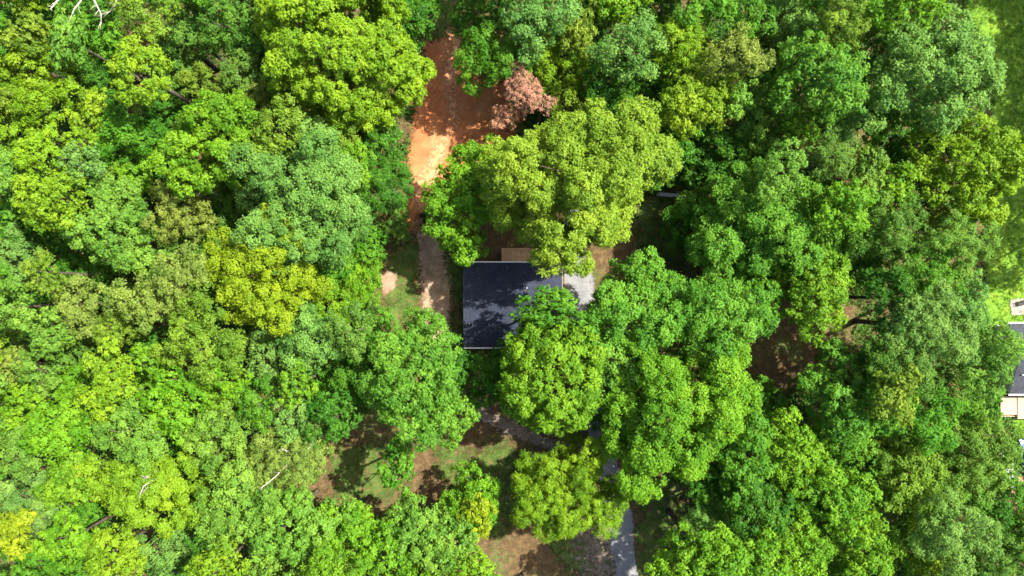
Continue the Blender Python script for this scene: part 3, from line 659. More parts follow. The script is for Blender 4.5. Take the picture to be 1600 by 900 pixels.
# lower trees in the gaps between the crowns
FILL = [
(662, 6, 34, 13, 'D', "dark tree on the top edge above the clay clearing's grassy end, left"),
(738, 16, 32, 13, 'D', "dark tree on the top edge above the clay clearing's grassy end, right"),
(966, 668, 38, 10, 'G', "dim green tree over the driveway's hidden bend, left of the spreading tree"),
(54, 880, 34, 12, 'G', "low green tree in the bottom left corner below the yellow crown"),
(22, 534, 28, 12, 'S', "low shaded tree at the left edge between a pale green and a khaki crown"),
(57, 374, 32, 11, 'D', "low shaded tree under the green side of the bright yellow-topped tree"),
(72, 474, 28, 12, 'D', "low shaded tree between the small olive crown and the left khaki-green oak"),
(88, 15, 36, 12, 'G', "low green tree under the leftmost bleached limb at the top"),
(146, 14, 32, 12, 'D', "low dark tree behind the right bleached limbs at the top edge"),
(104, 386, 36, 11, 'D', "dark hollow tree at the left foot of the big round pale lime tree"),
(111, 604, 34, 13, 'L', "low lime tree between the soft green crown and the wide lime tree at left"),
(113, 890, 34, 12, 'G', "low green tree on the bottom edge left of the yellow-lime tree"),
(125, 420, 28, 11, 'D', "low shaded tree above the left khaki-green oak"),
(126, 546, 32, 12, 'S', "low shaded tree between the pale lime and the bright yellow-lime crowns"),
(140, 798, 34, 12, 'G', "low green tree at the left foot of the broad yellow-green tree with white limbs"),
(168, 272, 32, 12, 'G', "low green tree between the small blue-green and lime crowns at upper left"),
(171, 443, 32, 12, 'S', "low tree between the round pale lime tree and both khaki-green oaks"),
(181, 156, 32, 11, 'D', "low dark tree at the left foot of the brightest pointed tree"),
(222, 612, 34, 14, 'L', "low lime tree above the soft green oak of the lower left woodland"),
(234, 528, 30, 12, 'D', "dark low tree at the left side of the broad olive oak"),
(256, 182, 36, 12, 'D', "dark low tree between the brightest pointed tree and the large lime tree"),
(254, 230, 28, 12, 'D', "small dark tree touching the left side of the large lime tree"),
(268, 272, 34, 11, 'D', "dark low tree at the lower left foot of the large lime tree"),
(276, 124, 30, 12, 'S', "low dim tree right of the brightest pointed tree"),
(292, 10, 34, 13, 'S', "dim tree on the top edge between the olive tree and the grey-green pair"),
(294, 712, 34, 13, 'G', "low green tree right above the broad yellow-green tree with white limbs"),
(295, 812, 34, 12, 'S', "low dim tree between the broad yellow-green tree and the grey-lime oak"),
(296, 876, 28, 9, 'D', "small dark tree right of the dark round shape at the bottom edge"),
(314, 756, 30, 12, 'G', "low green tree left of the grey-lime oak's top"),
(328, 382, 34, 11, 'S', "dim low tree between the khaki tree with dry branches and the yellow tree"),
(362, 320, 38, 12, 'S', "dim grey-green tree left of the huge pale blue-green oak"),
(400, 516, 32, 12, 'D', "low dark tree under the lower edge of the yellow tree"),
(426, 138, 30, 12, 'D', "low dark tree under the left edge of the giant lime-green tree"),
(432, 12, 34, 13, 'D', "dark tree on the top edge left of the giant lime-green tree"),
(489, 208, 26, 13, 'G', "small green tree between the olive oak and the round olive crown"),
(513, 594, 34, 13, 'G', "low green tree right below the pale bluish oak"),
(516, 472, 36, 11, 'L', "low lime tree between the yellow tree and the grey-green crown"),
(524, 420, 28, 9, 'G', "low green tree under the lower edge of the huge pale blue-green oak"),
(574, 378, 30, 8, 'G', "low shrubby tree above the lime-green thicket by the tan patch"),
(588, 506, 30, 9, 'F', "low green tree between the grey-green crown and the lower dirt path"),
(659, 890, 34, 13, 'L', "low lime tree at the bottom edge below the light green yard tree"),
(892, 160, 32, 12.5, 'W', "yellow-green tree joining the huge oak and the crown above it"),
(926, 88, 32, 11, 'D', "dark low tree below the small olive-yellow tree near the top"),
(932, 20, 34, 12, 'D', "dark tree on the top edge above the small olive-yellow tree"),
(1012, 140, 36, 13, 'D', "dark tree in the gap left of the yellow-tipped tree"),
(1026, 18, 40, 14, 'D', "dark tree on the top edge right of the blue-green oak"),
(1044, 104, 28, 14, 'L', "small lime tree below the fine-leaved yellow-green tree"),
(1030, 266, 28, 9, 'D', "low dark tree above the short grey wall"),
(1084, 268, 34, 10, 'D', "dark tree at the upper left foot of the huge dense grey-green oak"),
(1100, 94, 32, 14, 'O', "small olive tree left of the pale khaki-green oak"),
(1098, 748, 34, 16, 'D', "dark low tree above the pale spiky blue-green tree"),
(1174, 246, 32, 14, 'G', "green tree behind the top of the huge dense grey-green oak"),
(1188, 128, 36, 14, 'G', "green tree between the pale khaki-green oak and the lime-rimmed tree"),
(1196, 632, 34, 11, 'G', "low green tree at the lower left corner of the bare shaded patch"),
(1210, 82, 36, 13, 'S', "dim tree below the pale blue-green tree of the top edge"),
(1272, 298, 34, 12, 'D', "dark tree between the huge grey-green oak and the lime-green tree"),
(1290, 376, 34, 13, 'G', "green tree above the lime tree with the dark underside"),
(1302, 886, 34, 13, 'F', "low tree on the bottom edge left below the lime tree, lower right"),
(1344, 416, 36, 12, 'D', "dark tree between the lime tree with dark underside and the grey-green loose tree"),
(1344, 720, 36, 14, 'G', "green tree between the large green tree and the golden-olive tree"),
(1366, 122, 36, 13, 'D', "dark tree in the cleft between the lime-rimmed tree and the giant blue-green oak"),
(1394, 236, 28, 12, 'D', "small dark tree below the giant blue-green oak, left"),
(1412, 854, 36, 13, 'G', "green tree between the golden-olive and the grey blue-green trees"),
(1458, 344, 36, 13, 'O', "olive tree at the lower left foot of the large yellow-green lawn tree"),
(1458, 594, 34, 12, 'S', "dim tree above the rounded green crown, left of the ragged pale tree"),
(1506, 638, 34, 12, 'F', "low green tree between the ragged pale tree and the pale olive tree"),
(1476, 776, 28, 12, 'G', "small green tree between the pale olive and the grey blue-green trees"),
(1508, 890, 34, 12, 'G', "low green tree on the bottom edge left of the bottom right corner"),
]
for (x, y, r_, h_, c_, l_) in FILL: tree(x, y, r_, r_, h_ * 0.84, c_, "oak" if (x // 7) % 2 else "maple", l_)
# trees just beyond the frame: their shade, and in places their outer leaves, reach into the picture
EDGE = [(-40, 60, 50, 18), (-45, 160, 50, 17), (-48, 250, 50, 18), (-40, 345, 50, 17), (-45, 440, 50, 18), (-46, 530, 50, 18), (-48, 640, 50, 18), (-48, 740, 50, 18), (-40, 850, 50, 18),
        (30, 935, 50, 17), (130, 935, 50, 17), (420, 945, 50, 17), (520, 945, 50, 17), (640, 945, 50, 16), (820, 950, 44, 14), (1080, 960, 60, 15), (1200, 950, 56, 16), (1320, 945, 50, 17), (1430, 955, 50, 16), (1540, 945, 54, 16),
        (40, -45, 50, 16), (250, -45, 50, 18), (335, -45, 50, 17), (430, -60, 50, 16), (590, -70, 56, 18), (700, -90, 44, 15), (790, -55, 56, 19), (812, -128, 60, 19), (715, -150, 56, 18), (890, -48, 48, 17), (980, -50, 48, 18), (1070, -48, 46, 18), (1165, -46, 46, 18), (1260, -48, 48, 18), (1360, -55, 50, 18), (1440, -80, 50, 19),
        (1945, -211, 95, 23), (1945, -82, 95, 23), (1940, 47, 95, 23), (1945, 165, 90, 23), (1830, 330, 58, 19), (1780, -230, 90, 22), (1650, -190, 70, 20), (1640, 830, 48, 16), (1660, 920, 52, 16)]

ORD = "first second third fourth fifth sixth seventh eighth ninth tenth eleventh twelfth thirteenth fourteenth fifteenth sixteenth seventeenth eighteenth".split()
side_of = lambda x, y: "left" if x < 0 else "right" if x > 1600 else "bottom" if y > 900 else "top"
for side in ("left", "right", "bottom", "top"):
    rows = sorted([e for e in EDGE if side_of(e[0], e[1]) == side], key=lambda e: e[1] if side in ("left", "right") else e[0])
    for k, (x, y, r_, h_) in enumerate(rows):
        tree(x, y, r_, r_, h_, random.choice("LGPOGV"), random.choice(("oak", "maple")), "%s from the %s of the trees standing just beyond the %s edge" % (ORD[k], "top" if side in ("left", "right") else "left", side),
             group="trees beyond the %s edge" % side, lai=0.8, pool=True)


# ------------------------------------------------------------------ house under the trees
def gable_house(name, cx, cy, wx, wy, eave, ridge, roofmat, label, parts_full=True, rz=0.0):
    """ridge along X; origin at the ground under the middle"""
    t = empty(name, (cx, cy, 0), rz); tag(t, label, "house")
    ov = 0.42; hx, hy = wx / 2, wy / 2; bx, by = hx - ov, hy - ov
    MB().box((0, 0, 0.2), (2 * bx + 0.06, 2 * by + 0.06, 0.4)).build("foundation", M_CONC, t)
    m = MB(); rise = ridge - eave
    gz = lambda y: eave - 0.16 + rise * (1 - abs(y) / hy)
    m.prism([(-by, 0.4), (by, 0.4), (by, gz(by)), (0, gz(0)), (-by, gz(by))], -bx, bx, 'X')
    wall = m.build("wall", M_SIDING, t)
    for sgn in (-1, 1):                                   # windows on the long walls
        for k, x in enumerate((-bx * 0.62, -bx * 0.1, bx * 0.55)):
            w = MB().box((x, sgn * (by + 0.02), 1.75), (1.1, 0.06, 1.3)).build("window", M_WHITE, t)
            MB().box((x, sgn * (by + 0.04), 1.75), (0.94, 0.05, 1.14)).build("pane", M_GLASS, w)
    d = MB().box((bx * 0.2, by + 0.02, 1.45), (0.95, 0.06, 2.05)).build("door", M_WHITE, t)
    MB().tube([(bx * 0.2 + 0.36, by + 0.04, 1.4), (bx * 0.2 + 0.36, by + 0.12, 1.4)], [0.03, 0.035], 8).build("handle", M_METAL, d)
    # roof: two slabs that meet at the ridge
    th = 0.10
    rf = MB()
    for sgn in (-1, 1):
        rf.prism([(sgn * hy, eave - 0.02), (0, ridge), (0, ridge - th), (sgn * hy, eave - 0.02 - th)], -hx, hx, 'X')
    rf = rf.build("roof", roofmat, t)
    n = int(wx / 0.30)
    cap = MB().prism([(-0.17, -0.060), (0, 0.012), (0.17, -0.060), (0.17, -0.040), (0, 0.036), (-0.17, -0.040)], -0.175, 0.165, 'X').mesh("ridge_cap", roofmat)
    for k in range(n):
        c = link("ridge_cap", cap, None, rf, (-hx + 0.17 + k * (wx - 0.34) / (n - 1), random.uniform(-0.008, 0.008), ridge + 0.004)); c.rotation_euler = (0, R_(2.2), random.uniform(-0.02, 0.02))
    for sgn in (-1, 1):
        g = MB(); y = sgn * (hy + 0.055)
        g.box((0, y, eave - 0.10), (wx + 0.06, 0.13, 0.012)); g.box((0, y + sgn * 0.06, eave - 0.05), (wx + 0.06, 0.014, 0.11))
        g.box((0, y - sgn * 0.062, eave - 0.055), (wx + 0.06, 0.01, 0.09)); g.build("gutter", M_WHITE, t)
        MB().tube([(-hx + 0.3, y, eave - 0.1), (-hx + 0.3, sgn * (by + 0.08), eave - 0.55), (-hx + 0.3, sgn * (by + 0.08), 0.15)], [0.045] * 3, 8).build("downpipe", M_WHITE, t)
        for sx in (-1, 1):
            x = sx * (hx + 0.011)
            MB().prism([(sgn * hy, eave - 0.135), (0, ridge - 0.115), (0, ridge - 0.26), (sgn * hy, eave - 0.27)], x - 0.01, x + 0.01, 'X').build("rake_board", M_WHITE, t)
    def roof_z(y): return ridge - (ridge - eave) * abs(y) / hy
    for (x, y) in ((-hx * 0.88, -hy * 0.42), (hx * 0.28, hy * 0.40)):
        v = MB().tube([(x, y, roof_z(y) - 0.05), (x, y, roof_z(y) + 0.32)], [0.05, 0.05], 10).build("vent_pipe", M_WHITE, rf)
        MB().tube([(x, y, roof_z(y) - 0.02), (x, y, roof_z(y) + 0.09)], [0.16, 0.062], 10).build("vent_flashing", M_BLACK, rf)
    return t

EAVE = 3.1
p0, p1 = W(725, 410, EAVE), W(878, 543, EAVE)
HX, HY = (p0[0] + p1[0]) / 2, (p0[1] + p1[1]) / 2
gable_house("house", HX, HY, abs(p1[0] - p0[0]), abs(p0[1] - p1[1]), EAVE, 4.35, M_SHINGLE, "small house with a dark navy shingle roof half hidden by trees at the centre")

def deck(name, x0, x1, y0, y1, z, mat, label, board=0.14, along='Y', rails=(), split=None, stairs=None):
    t = empty(name, ((x0 + x1) / 2, (y0 + y1) / 2, 0)); tag(t, label, "deck")
    wx, wy = x1 - x0, y1 - y0
    span, run = (wx, wy) if along == 'Y' else (wy, wx)
    n = max(2, int(span / board)); st = span / n
    bm = MB().box((0, 0, 0), ((st - 0.012, run, 0.03) if along == 'Y' else (run, st - 0.012, 0.03)), 0, 0.004).mesh("board", mat)
    for k in range(n):
        o = -span / 2 + st * (k + 0.5)
        if split and abs(o - split) < st * 0.5: continue
        link("board", bm, None, t, ((o, 0, z) if along == 'Y' else (0, o, z + random.uniform(-0.003, 0.003))))
    for s_ in (-1, 1):
        MB().box((0, s_ * (wy / 2 - 0.03), z - 0.12), (wx, 0.04, 0.19)).build("joist", mat, t)
        MB().box((s_ * (wx / 2 - 0.03), 0, z - 0.125), (0.04, wy - 0.12, 0.18)).build("joist", mat, t)
        for q in (-1, 1): MB().box((s_ * (wx / 2 - 0.12), q * (wy / 2 - 0.12), (z - 0.22) / 2), (0.1, 0.1, z - 0.22)).build("post", mat, t)
    for side in rails:
        if side in 'NS':
            y = (wy / 2 - 0.05) * (1 if side == 'N' else -1); a, b_ = (-wx / 2, y), (wx / 2, y)
        else:
            x = (wx / 2 - 0.05) * (1 if side == 'E' else -1); a, b_ = (x, -wy / 2 + 0.1), (x, wy / 2 - 0.1)
        L = math.hypot(b_[0] - a[0], b_[1] - a[1]); hor = side in 'NS'
        MB().box(((a[0] + b_[0]) / 2, (a[1] + b_[1]) / 2, z + 0.95), ((L, 0.12, 0.04) if hor else (0.12, L, 0.04))).build("handrail", mat, t)
        for k in range(int(L / 0.14)):
            f = (k + 0.5) / int(L / 0.14)
            MB().box((a[0] + (b_[0] - a[0]) * f, a[1] + (b_[1] - a[1]) * f, z + 0.48), (0.035, 0.035, 0.90)).build("baluster", mat, t)
    return t

q0, q1 = W(784, 388.5, 0.6), W(846, 408, 0.6)
deck("back_deck", q0[0], q1[0], HY + abs(p0[1] - p1[1]) / 2 - 0.35, q0[1], 0.6, M_DECK, "small tan timber deck behind the dark roof, below the huge oak", rails=('N', 'W'))

# ------------------------------------------------------------------ neighbour's place at the right edge
n0, n1 = W(1577, 505, 3.0), W(1577, 616, 3.0)
gable_house("house", n0[0] + 6.0, (n0[1] + n1[1]) / 2, 12.0, abs(n0[1] - n1[1]), 3.0, 4.6, M_SHINGLE2, "neighbour's house with slate-grey roof cut by the right edge")
d0, d1 = W(1563.5, 619.5, 1.1), W(1588.5, 648, 1.1)
deck("front_deck", d0[0], d1[0] , d1[1], d0[1], 1.1, M_DECK2, "sunlit pale timber deck below the neighbour's grey roof, left half", rails=())
deck("front_deck", d1[0] + 0.12, d1[0] + 3.6, d1[1] - 0.5, d0[1], 1.1, M_DECK2, "sunlit pale timber deck at the right edge, right half, reaching lower", rails=())
# picket skirt below the deck: white pickets one by one
t = empty("picket_fence", (d0[0] - 0.9, d1[1] - 0.25, 0)); tag(t, "short fence of white pickets along the lower edge of the neighbour's deck", "fence")
pk = MB().prism([(-0.11, 0.0), (0.11, 0.0), (0.11, 0.86), (0, 0.98), (-0.11, 0.86)], -0.015, 0.015, 'Y').mesh("picket", M_WHITE)
for k in range(8): link("picket", pk, None, t, (0.15 + 0.36 * k, 0, 0.02))
for z in (0.3, 0.72): MB().box((1.4, 0.04, z), (3.0, 0.04, 0.08)).build("rail", M_DECK, t)

def lounge_chair(x, y, rz, label):
    t = empty("garden_chair", (x, y, 0.06), rz); tag(t, label, "chair")
    MB().box((0, 0, 0.42), (0.56, 0.52, 0.05), 0, 0.01).build("seat", M_BLACK, t)
    MB().box((0, 0.27, 0.72), (0.56, 0.05, 0.58), 0, 0.01).build("backrest", M_BLACK, t)
    for sx in (-1, 1):
        for sy in (-1, 1): MB().box((sx * 0.25, sy * 0.22, 0.2), (0.04, 0.04, 0.39)).build("leg", M_BLACK, t)
        MB().box((sx * 0.27, 0, 0.63), (0.05, 0.46, 0.035)).build("armrest", M_BLACK, t)
c = W(1597, 474, 0.5); lounge_chair(c[0], c[1], 0.3, "dark garden chair on the pale patio at the right edge")

# ------------------------------------------------------------------ cars
def car(x, y, rz, paint, label):
    t = empty("parked_car", (x, y, 0.022), rz); tag(t, label, "car", "cars parked by the neighbour's garden path")
    L, Wd = 4.5, 1.78
    prof = [(-2.25, 0.45), (-2.22, 0.78), (-2.0, 0.92), (-1.6, 0.98), (1.0, 0.97), (1.75, 0.88), (2.15, 0.74), (2.25, 0.55), (2.22, 0.32), (-2.2, 0.30)]
    bm = bmesh.new(); sec = []
    for yy, k in ((-0.89, 0.94), (-0.80, 1.0), (0, 1.02), (0.80, 1.0), (0.89, 0.94)):
        sec.append([bm.verts.new((u * (0.985 if abs(yy) > 0.85 else 1), yy, 0.30 + (v - 0.30) * k)) for u, v in prof])
    for a, b_ in zip(sec, sec[1:]):
        for i in range(len(prof)): bm.faces.new((a[i], a[(i + 1) % len(prof)], b_[(i + 1) % len(prof)], b_[i]))
    bm.faces.new(sec[0]); bm.faces.new(sec[-1][::-1]); bmesh.ops.recalc_face_normals(bm, faces=bm.faces[:])
    me = bpy.data.meshes.new("body"); bm.to_mesh(me); bm.free(); link("body", me, paint, t)
    lo = [(-1.75, 0.74), (0.95, 0.74)]; hi = [(-1.2, 0.60), (0.25, 0.60)]
    gh = MB().poly([(lo[0][0], -lo[0][1], 0.96), (lo[1][0], -lo[1][1], 0.96), (lo[1][0], lo[1][1], 0.96), (lo[0][0], lo[0][1], 0.96),
                    (hi[0][0], -hi[0][1], 1.42), (hi[1][0], -hi[1][1], 1.42), (hi[1][0], hi[1][1], 1.42), (hi[0][0], hi[0][1], 1.42)],
                   [(0, 1, 2, 3), (4, 5, 6, 7), (0, 1, 5, 4), (1, 2, 6, 5), (2, 3, 7, 6), (3, 0, 4, 7)]).build("window", M_GLASS, t)
    MB().box((-0.475, 0, 1.435), (1.5, 1.24, 0.05), 0, 0.02).build("roof", paint, t)
    for sx in (-1.4, 1.4):
        for sy in (-1, 1):
            w = MB().tube([(sx, sy * 0.70, 0.32), (sx, sy * 0.905, 0.32)], [0.32, 0.32], 18).build("wheel", M_BLACK, t)
            MB().tube([(sx, sy * 0.90, 0.32), (sx, sy * 0.915, 0.32)], [0.2, 0.19], 12).build("rim", M_METAL, w)
    for sy in (-1, 1):
        MB().box((2.17, sy * 0.62, 0.66), (0.14, 0.34, 0.13), 0, 0.02).build("headlight", M_LAMP, t)
        MB().box((0.72, sy * 0.98, 0.98), (0.14, 0.2, 0.13), 0, 0.03).build("mirror", paint, t)
        MB().box((-2.2, sy * 0.62, 0.72), (0.08, 0.32, 0.13), 0, 0.02).build("tail_light", M_RUST, t)
c = W(1609, 714, 0.8); car(c[0], c[1], R_(102), M_CARBLUE, "dark blue car cut by the right edge beside the garden path")
c = W(1570, 735, 0.8); car(c[0], c[1], R_(98), M_CARWHITE, "white car mostly hidden under the pale olive tree at right")

# ------------------------------------------------------------------ small things
c = W(818, 745, 0); t = empty("fire_ring", (c[0], c[1], 0)); tag(t, "round grey fire ring on the shaded lower yard", "fire pit")
m = bmesh.new()
ring = []
for k in range(24):
    a = 2 * math.pi * k / 24; ring.append([m.verts.new((math.cos(a) * r_, math.sin(a) * r_, z_)) for r_, z_ in ((0.56, 0.0), (0.56, 0.34), (0.46, 0.34), (0.46, 0.02))])
for k in range(24):
    a, b_ = ring[k], ring[(k + 1) % 24]
    for q in range(4): m.faces.new((a[q], a[(q + 1) % 4], b_[(q + 1) % 4], b_[q]))
bmesh.ops.recalc_face_normals(m, faces=m.faces[:]); me = bpy.data.meshes.new("ring"); m.to_mesh(me); m.free(); link("ring", me, M_METAL, t)
m = bmesh.new(); bmesh.ops.create_circle(m, cap_ends=True, radius=0.46, segments=20); me = bpy.data.meshes.new("ash_bed"); m.to_mesh(me); m.free(); link("ash_bed", me, M_ASH, t, (0, 0, 0.05))
MB().tube([(0.28, -0.46, 0.36), (0.40, -1.0, 0.30)], [0.025, 0.02], 6).build("handle", M_RUST, t)

a, b_ = W(1027, 303, 0.3), W(1074, 307, 0.3)
t = MB().box((0, 0, 0.24), (float(np.hypot(*(b_ - a)[:2])), 0.42, 0.48), 0, 0.03).build("concrete_block_wall", M_CONC, None, False, ((a[0] + b_[0]) / 2, (a[1] + b_[1]) / 2, 0), math.atan2(b_[1] - a[1], b_[0] - a[0]))
tag(t, "short pale grey concrete wall in the shaded gap right of the huge oak", "wall")

# round navy trampoline at the bottom edge
c = W(275, 910, 0.8); t = empty("trampoline", (c[0], c[1], 0)); tag(t, "dark navy round shape cut by the bottom edge under blue-green leaves", "trampoline")
m = bmesh.new(); bmesh.ops.create_circle(m, cap_ends=True, radius=1.5, segments=32); me = bpy.data.meshes.new("mat"); m.to_mesh(me); m.free(); link("mat", me, M_NAVY, t, (0, 0, 0.82))
MB().tube([(1.62 * math.cos(k * math.pi / 16), 1.62 * math.sin(k * math.pi / 16), 0.82) for k in range(33)], [0.07] * 33, 6).build("frame", M_NAVY, t)
for k in range(6):
    a = k * math.pi / 3; MB().tube([(1.6 * math.cos(a), 1.6 * math.sin(a), 0.8), (1.6 * math.cos(a), 1.6 * math.sin(a), 0.0)], [0.03, 0.03], 6).build("leg", M_METAL, t)

# bleached dead tree at the top left: bare limbs over the canopy
def snag(px, py, h, limbs, label, name="dead_tree", k=0.35):
    p = W(px, py, h); t = empty(name, (p[0], p[1], 0)); tag(t, label, "dead tree")
    zf = h * 0.62
    MB().tube([(0, 0, 0), (0.1, -0.1, zf * 0.5), (0, 0, zf), (0.1, 0.1, h * 0.8)], [0.34 * k, 0.26 * k, 0.2 * k, 0.12 * k], 8).build("trunk", DEADWOOD, t, True)
    for pts, r0 in limbs:
        m = MB(); P_ = [Vector((0.03, 0.03, zf))] + [Vector(tuple(W(x, y, z) - np.array([p[0], p[1], 0]))) for x, y, z in pts]
        m.tube(P_, [r0 * (1 - 0.75 * k / (len(P_) - 1)) for k in range(len(P_))], 7)
        r = random.Random(int(px + len(pts) * 31 + pts[0][0]))
        for k in range(1, len(P_)):
            for q in range(2):
                s0 = P_[k - 1].lerp(P_[k], r.uniform(0.3, 0.9)); dv = (P_[k] - P_[k - 1]).normalized()
                e = s0 + (dv * r.uniform(0.2, 0.7) + Vector((r.uniform(-0.8, 0.8), r.uniform(-0.8, 0.8), r.uniform(-0.1, 0.5)))) * r.uniform(0.5, 1.0)
                m.tube([s0, s0.lerp(e, 0.5) + Vector((0, 0, 0.06)), e], [r0 * 0.26, r0 * 0.18, r0 * 0.07], 5)
        m.build("limb", DEADWOOD, t, True)
snag(128, -52, 17, [([(104, -20, 15.6), (92, -2, 16.6), (86, 6, 17), (78, 15, 17.2)], 0.17), ([(128, -14, 15.6), (126, 2, 16.6), (116, 14, 17.2), (111, 26, 17.4)], 0.13),
                    ([(142, -18, 15), (147, 0, 16), (153, 12, 16.6), (158, 22, 16.8), (158, 38, 16.6)], 0.13), ([(165, -20, 16), (182, -2, 16.6), (179, 8, 17), (172, 18, 17.2), (166, 20, 17.3)], 0.12)],
     "bleached white dead tree whose bare limbs hang in at the top left", k=1.0)
snag(225, 752, 17.6, [([(222, 746, 17.6), (229, 745, 18.1), (234, 746, 18.2)], 0.07), ([(224, 760, 17.6), (219, 772, 18.1)], 0.08), ([(220, 772, 17.4), (230, 762, 18.0)], 0.06)],
     "small white dead snag poking out of the broad yellow-green tree, lower left")
snag(455, 712, 14.6, [([(448, 705, 14.8), (440, 700, 15.2)], 0.06), ([(478, 706, 14.6), (486, 697, 15)], 0.06), ([(430, 745, 13.6), (414, 758, 14.4), (405, 764, 14.6)], 0.07)],
     "thin white dead snag in the dry feathery khaki tree")
snag(300, 296, 11, [([(318, 296, 11), (340, 304, 11.4)], 0.08), ([(300, 304, 11), (318, 308, 11.2)], 0.07), ([(330, 290, 11), (346, 294, 11)], 0.06)],
     "grey tangle of bare dead branches in the gap right of the round pale lime tree")
snag(612, 745, 7.0, [([(612, 752, 6.5), (606, 760, 6.4)], 0.05), ([(618, 748, 6.6), (622, 757, 6.2)], 0.05), ([(610, 738, 7), (600, 728, 7.2)], 0.05)],
     "small grey leafless sapling below the small green yard tree")

# ------------------------------------------------------------------ undergrowth (nobody could count it) and tufts of grass
def undergrowth():
    r = np.random.default_rng(5); x0, y0 = W(-90, 990)[:2]; x1, y1 = W(1690, -90)[:2]
    n = 6000; c = np.column_stack([r.uniform(x0, x1, n), r.uniform(y0, y1, n)])
    keep = open_sd(c) < -0.3
    c = c[keep]; n = len(c); h = r.uniform(0.5, 3.2, n) * np.clip(-open_sd(c) / 4, 0.35, 1); w = r.uniform(0.7, 1.7, n)
    cnt = (26 + 30 * w * w).astype(int); pid = np.repeat(np.arange(n), cnt); N = len(pid)
    d = unit(r.normal(size=(N, 3))); d[:, 2] = np.abs(d[:, 2])
    pos = np.column_stack([c[pid], np.zeros(N)]) + d * np.column_stack([w[pid], w[pid], h[pid]]) * r.uniform(0.6, 1.05, (N, 1)) + np.array([0, 0, 0.06])
    V = leaf_quads(pos, unit(d * 0.5 + np.array([0, 0, 0.7]) + 0.4 * r.normal(size=(N, 3))), 0.32, r, 0.6)
    me = mesh_np("undergrowth", V, np.arange(3 * N).reshape(N, 3), 3, {"tint": ('FACE', np.clip(0.45 + 0.2 * r.normal(size=n)[pid] + 0.15 * r.normal(size=N), 0, 1))})
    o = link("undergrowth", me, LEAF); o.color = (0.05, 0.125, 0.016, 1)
    tag(o, "low leafy undergrowth covering the woodland floor between the trunks", "undergrowth", kind="stuff")
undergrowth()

def tufts(name, label, cat, sdf, bounds, n, hgt, col, seed, sz, lo=0.2):
    r = np.random.default_rng(seed); x0, x1, y0, y1 = bounds
    c = np.column_stack([r.uniform(x0, x1, n), r.uniform(y0, y1, n)])
    s = sdf(c) + waves(c, seed, 1.6); c = c[s > lo]; n = len(c)
    k = 7; pid = np.repeat(np.arange(n), k); N = len(pid)
    off = r.normal(size=(N, 2)) * 0.11; z = r.uniform(0.3, 1, N) * hgt
    base = np.column_stack([c[pid] + off, np.full(N, 0.02)]); lean = np.column_stack([r.normal(size=(N, 2)) * 0.55 * z[:, None], z])
    s_ = np.column_stack([r.normal(size=(N, 2)), np.zeros(N)]); s_ = unit(s_) * sz
    V = np.stack([base - s_, base + s_, base + lean], 1).reshape(-1, 3)
    me = mesh_np(name, V, np.arange(3 * N).reshape(N, 3), 3, {"tint": ('FACE', np.clip(0.5 + 0.22 * r.normal(size=n)[pid] + 0.1 * r.normal(size=N), 0, 1))})
    o = link(name, me, LEAF); o.color = (*col, 1); tag(o, label, cat, kind="stuff")
tufts("grass_tufts", "tufts of grass and weeds scattered over the bare yard around the house", "grass",
      lambda P: np.max([poly_sd(P, o) for o in yard_grass], 0), bnd(np.vstack(yard_grass)), 26000, 0.16, (0.06, 0.105, 0.018), 21, 0.035)
tufts("lawn_grass", "mown grass of the neighbour's lawn along the right edge", "grass", lambda P: poly_sd(P, LAWN), bnd(LAWN), 34000, 0.16, (0.085, 0.17, 0.012), 22, 0.04, 0.4)

def litter():
    r = np.random.default_rng(9); x0, x1, y0, y1 = bnd(np.vstack([YARD, PATCH])); n = 9000
    c = np.column_stack([r.uniform(x0, x1, n), r.uniform(y0, y1, n)]); s = np.max([poly_sd(c, YARD), poly_sd(c, PATCH)], 0)
    c = c[(s > -1) & (line_sd(c, DRV, [1.5] * len(DRV)) < r.normal(size=n) * 0.25 - 0.1)]; n = len(c)
    nr = unit(np.array([0, 0, 1.0]) + 0.35 * r.normal(size=(n, 3)))
    V = leaf_quads(np.column_stack([c, np.full(n, 0.05)]), nr, 0.17, r, 0.6)
    me = mesh_np("fallen_leaves", V, np.arange(3 * n).reshape(n, 3), 3, {"tint": ('FACE', np.clip(0.5 + 0.3 * r.normal(size=n), 0, 1))})
    o = link("fallen_leaves", me, LEAF); o.color = (0.17, 0.10, 0.05, 1)
    tag(o, "fallen brown leaves scattered over the bare ground of the yard", "leaf litter", kind="stuff")
litter()

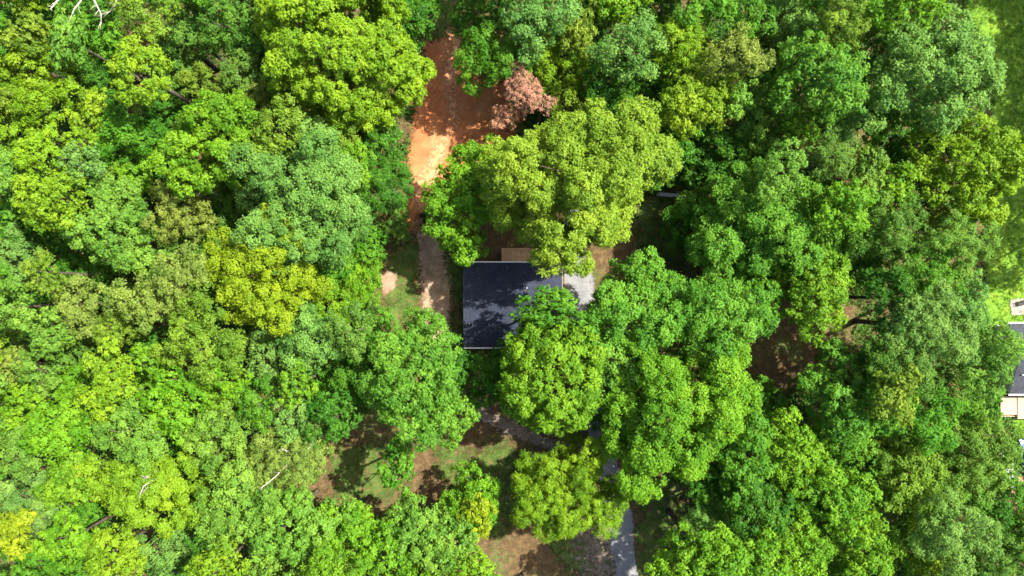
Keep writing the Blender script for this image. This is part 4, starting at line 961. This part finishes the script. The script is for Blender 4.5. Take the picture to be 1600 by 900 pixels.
def stones():
    """loose stones and clods on the bare soil: eight-sided lumps, all in one"""
    r = np.random.default_rng(14); P = []
    for sdf, bb, n in ((lambda p: poly_sd(p, CLEAR), bnd(CLEAR), 2600), (lambda p: line_sd(p, DP, [1.4] * len(DP)), bnd(DP), 900), (lambda p: poly_sd(p, GR), bnd(GR), 1500), (lambda p: line_sd(p, WALKL, [0.9] * 6), bnd(WALKL), 2600)):
        c = np.column_stack([r.uniform(bb[0], bb[1], n), r.uniform(bb[2], bb[3], n)]); P.append(c[sdf(c) > -0.2])
    P = np.vstack(P); n = len(P); R = 0.022 + 0.09 * r.uniform(size=n) ** 4
    O = np.array([[1, 0, 0], [0, 1, 0], [-1, 0, 0], [0, -1, 0], [0, 0, 0.7], [0, 0, -0.4]], float)
    V = np.column_stack([P, 0.03 + R * 0.2])[:, None, :] + O[None] * R[:, None, None] * r.uniform(0.6, 1.3, (n, 6, 1))
    T = np.array([[0, 1, 4], [1, 2, 4], [2, 3, 4], [3, 0, 4], [1, 0, 5], [2, 1, 5], [3, 2, 5], [0, 3, 5]])
    F = (np.arange(n)[:, None, None] * 6 + T[None]).reshape(-1, 3)
    o = link("loose_stones", mesh_np("loose_stones", V.reshape(-1, 3), F, 3), M_CLOD)
    tag(o, "loose stones and clods scattered over the clay, dirt and gravel", "stones", kind="stuff")
M_CLOD = flat("stones_and_clods", (0.30, 0.20, 0.14), 0.9, var=0.45, scale=2.5)
stones()

def roof_litter():
    r = np.random.default_rng(31); wx, wy = abs(p1[0] - p0[0]), abs(p0[1] - p1[1]); n = 260
    u = r.uniform(-wx / 2, wx / 2, n); v = r.uniform(-wy / 2, wy / 2, n); keep = r.uniform(size=n) < 0.35 + 0.65 * (np.abs(v) / (wy / 2)) ** 3
    u, v = u[keep], v[keep]; z = 4.35 - (4.35 - EAVE + 0.02) * np.abs(v) / (wy / 2) + 0.03
    V = leaf_quads(np.column_stack([HX + u, HY + v, z]), unit(np.array([0, 0, 1.0]) + 0.25 * r.normal(size=(len(u), 3))), 0.11, r, 0.7)
    o = link("roof_leaves", mesh_np("roof_leaves", V, np.arange(3 * len(u)).reshape(-1, 3), 3, {"tint": ('FACE', np.clip(0.5 + 0.3 * r.normal(size=len(u)), 0, 1))}), LEAF); o.color = (0.20, 0.15, 0.07, 1)
    tag(o, "fallen leaves lying on the dark shingle roof", "leaf litter", kind="stuff")
roof_litter()
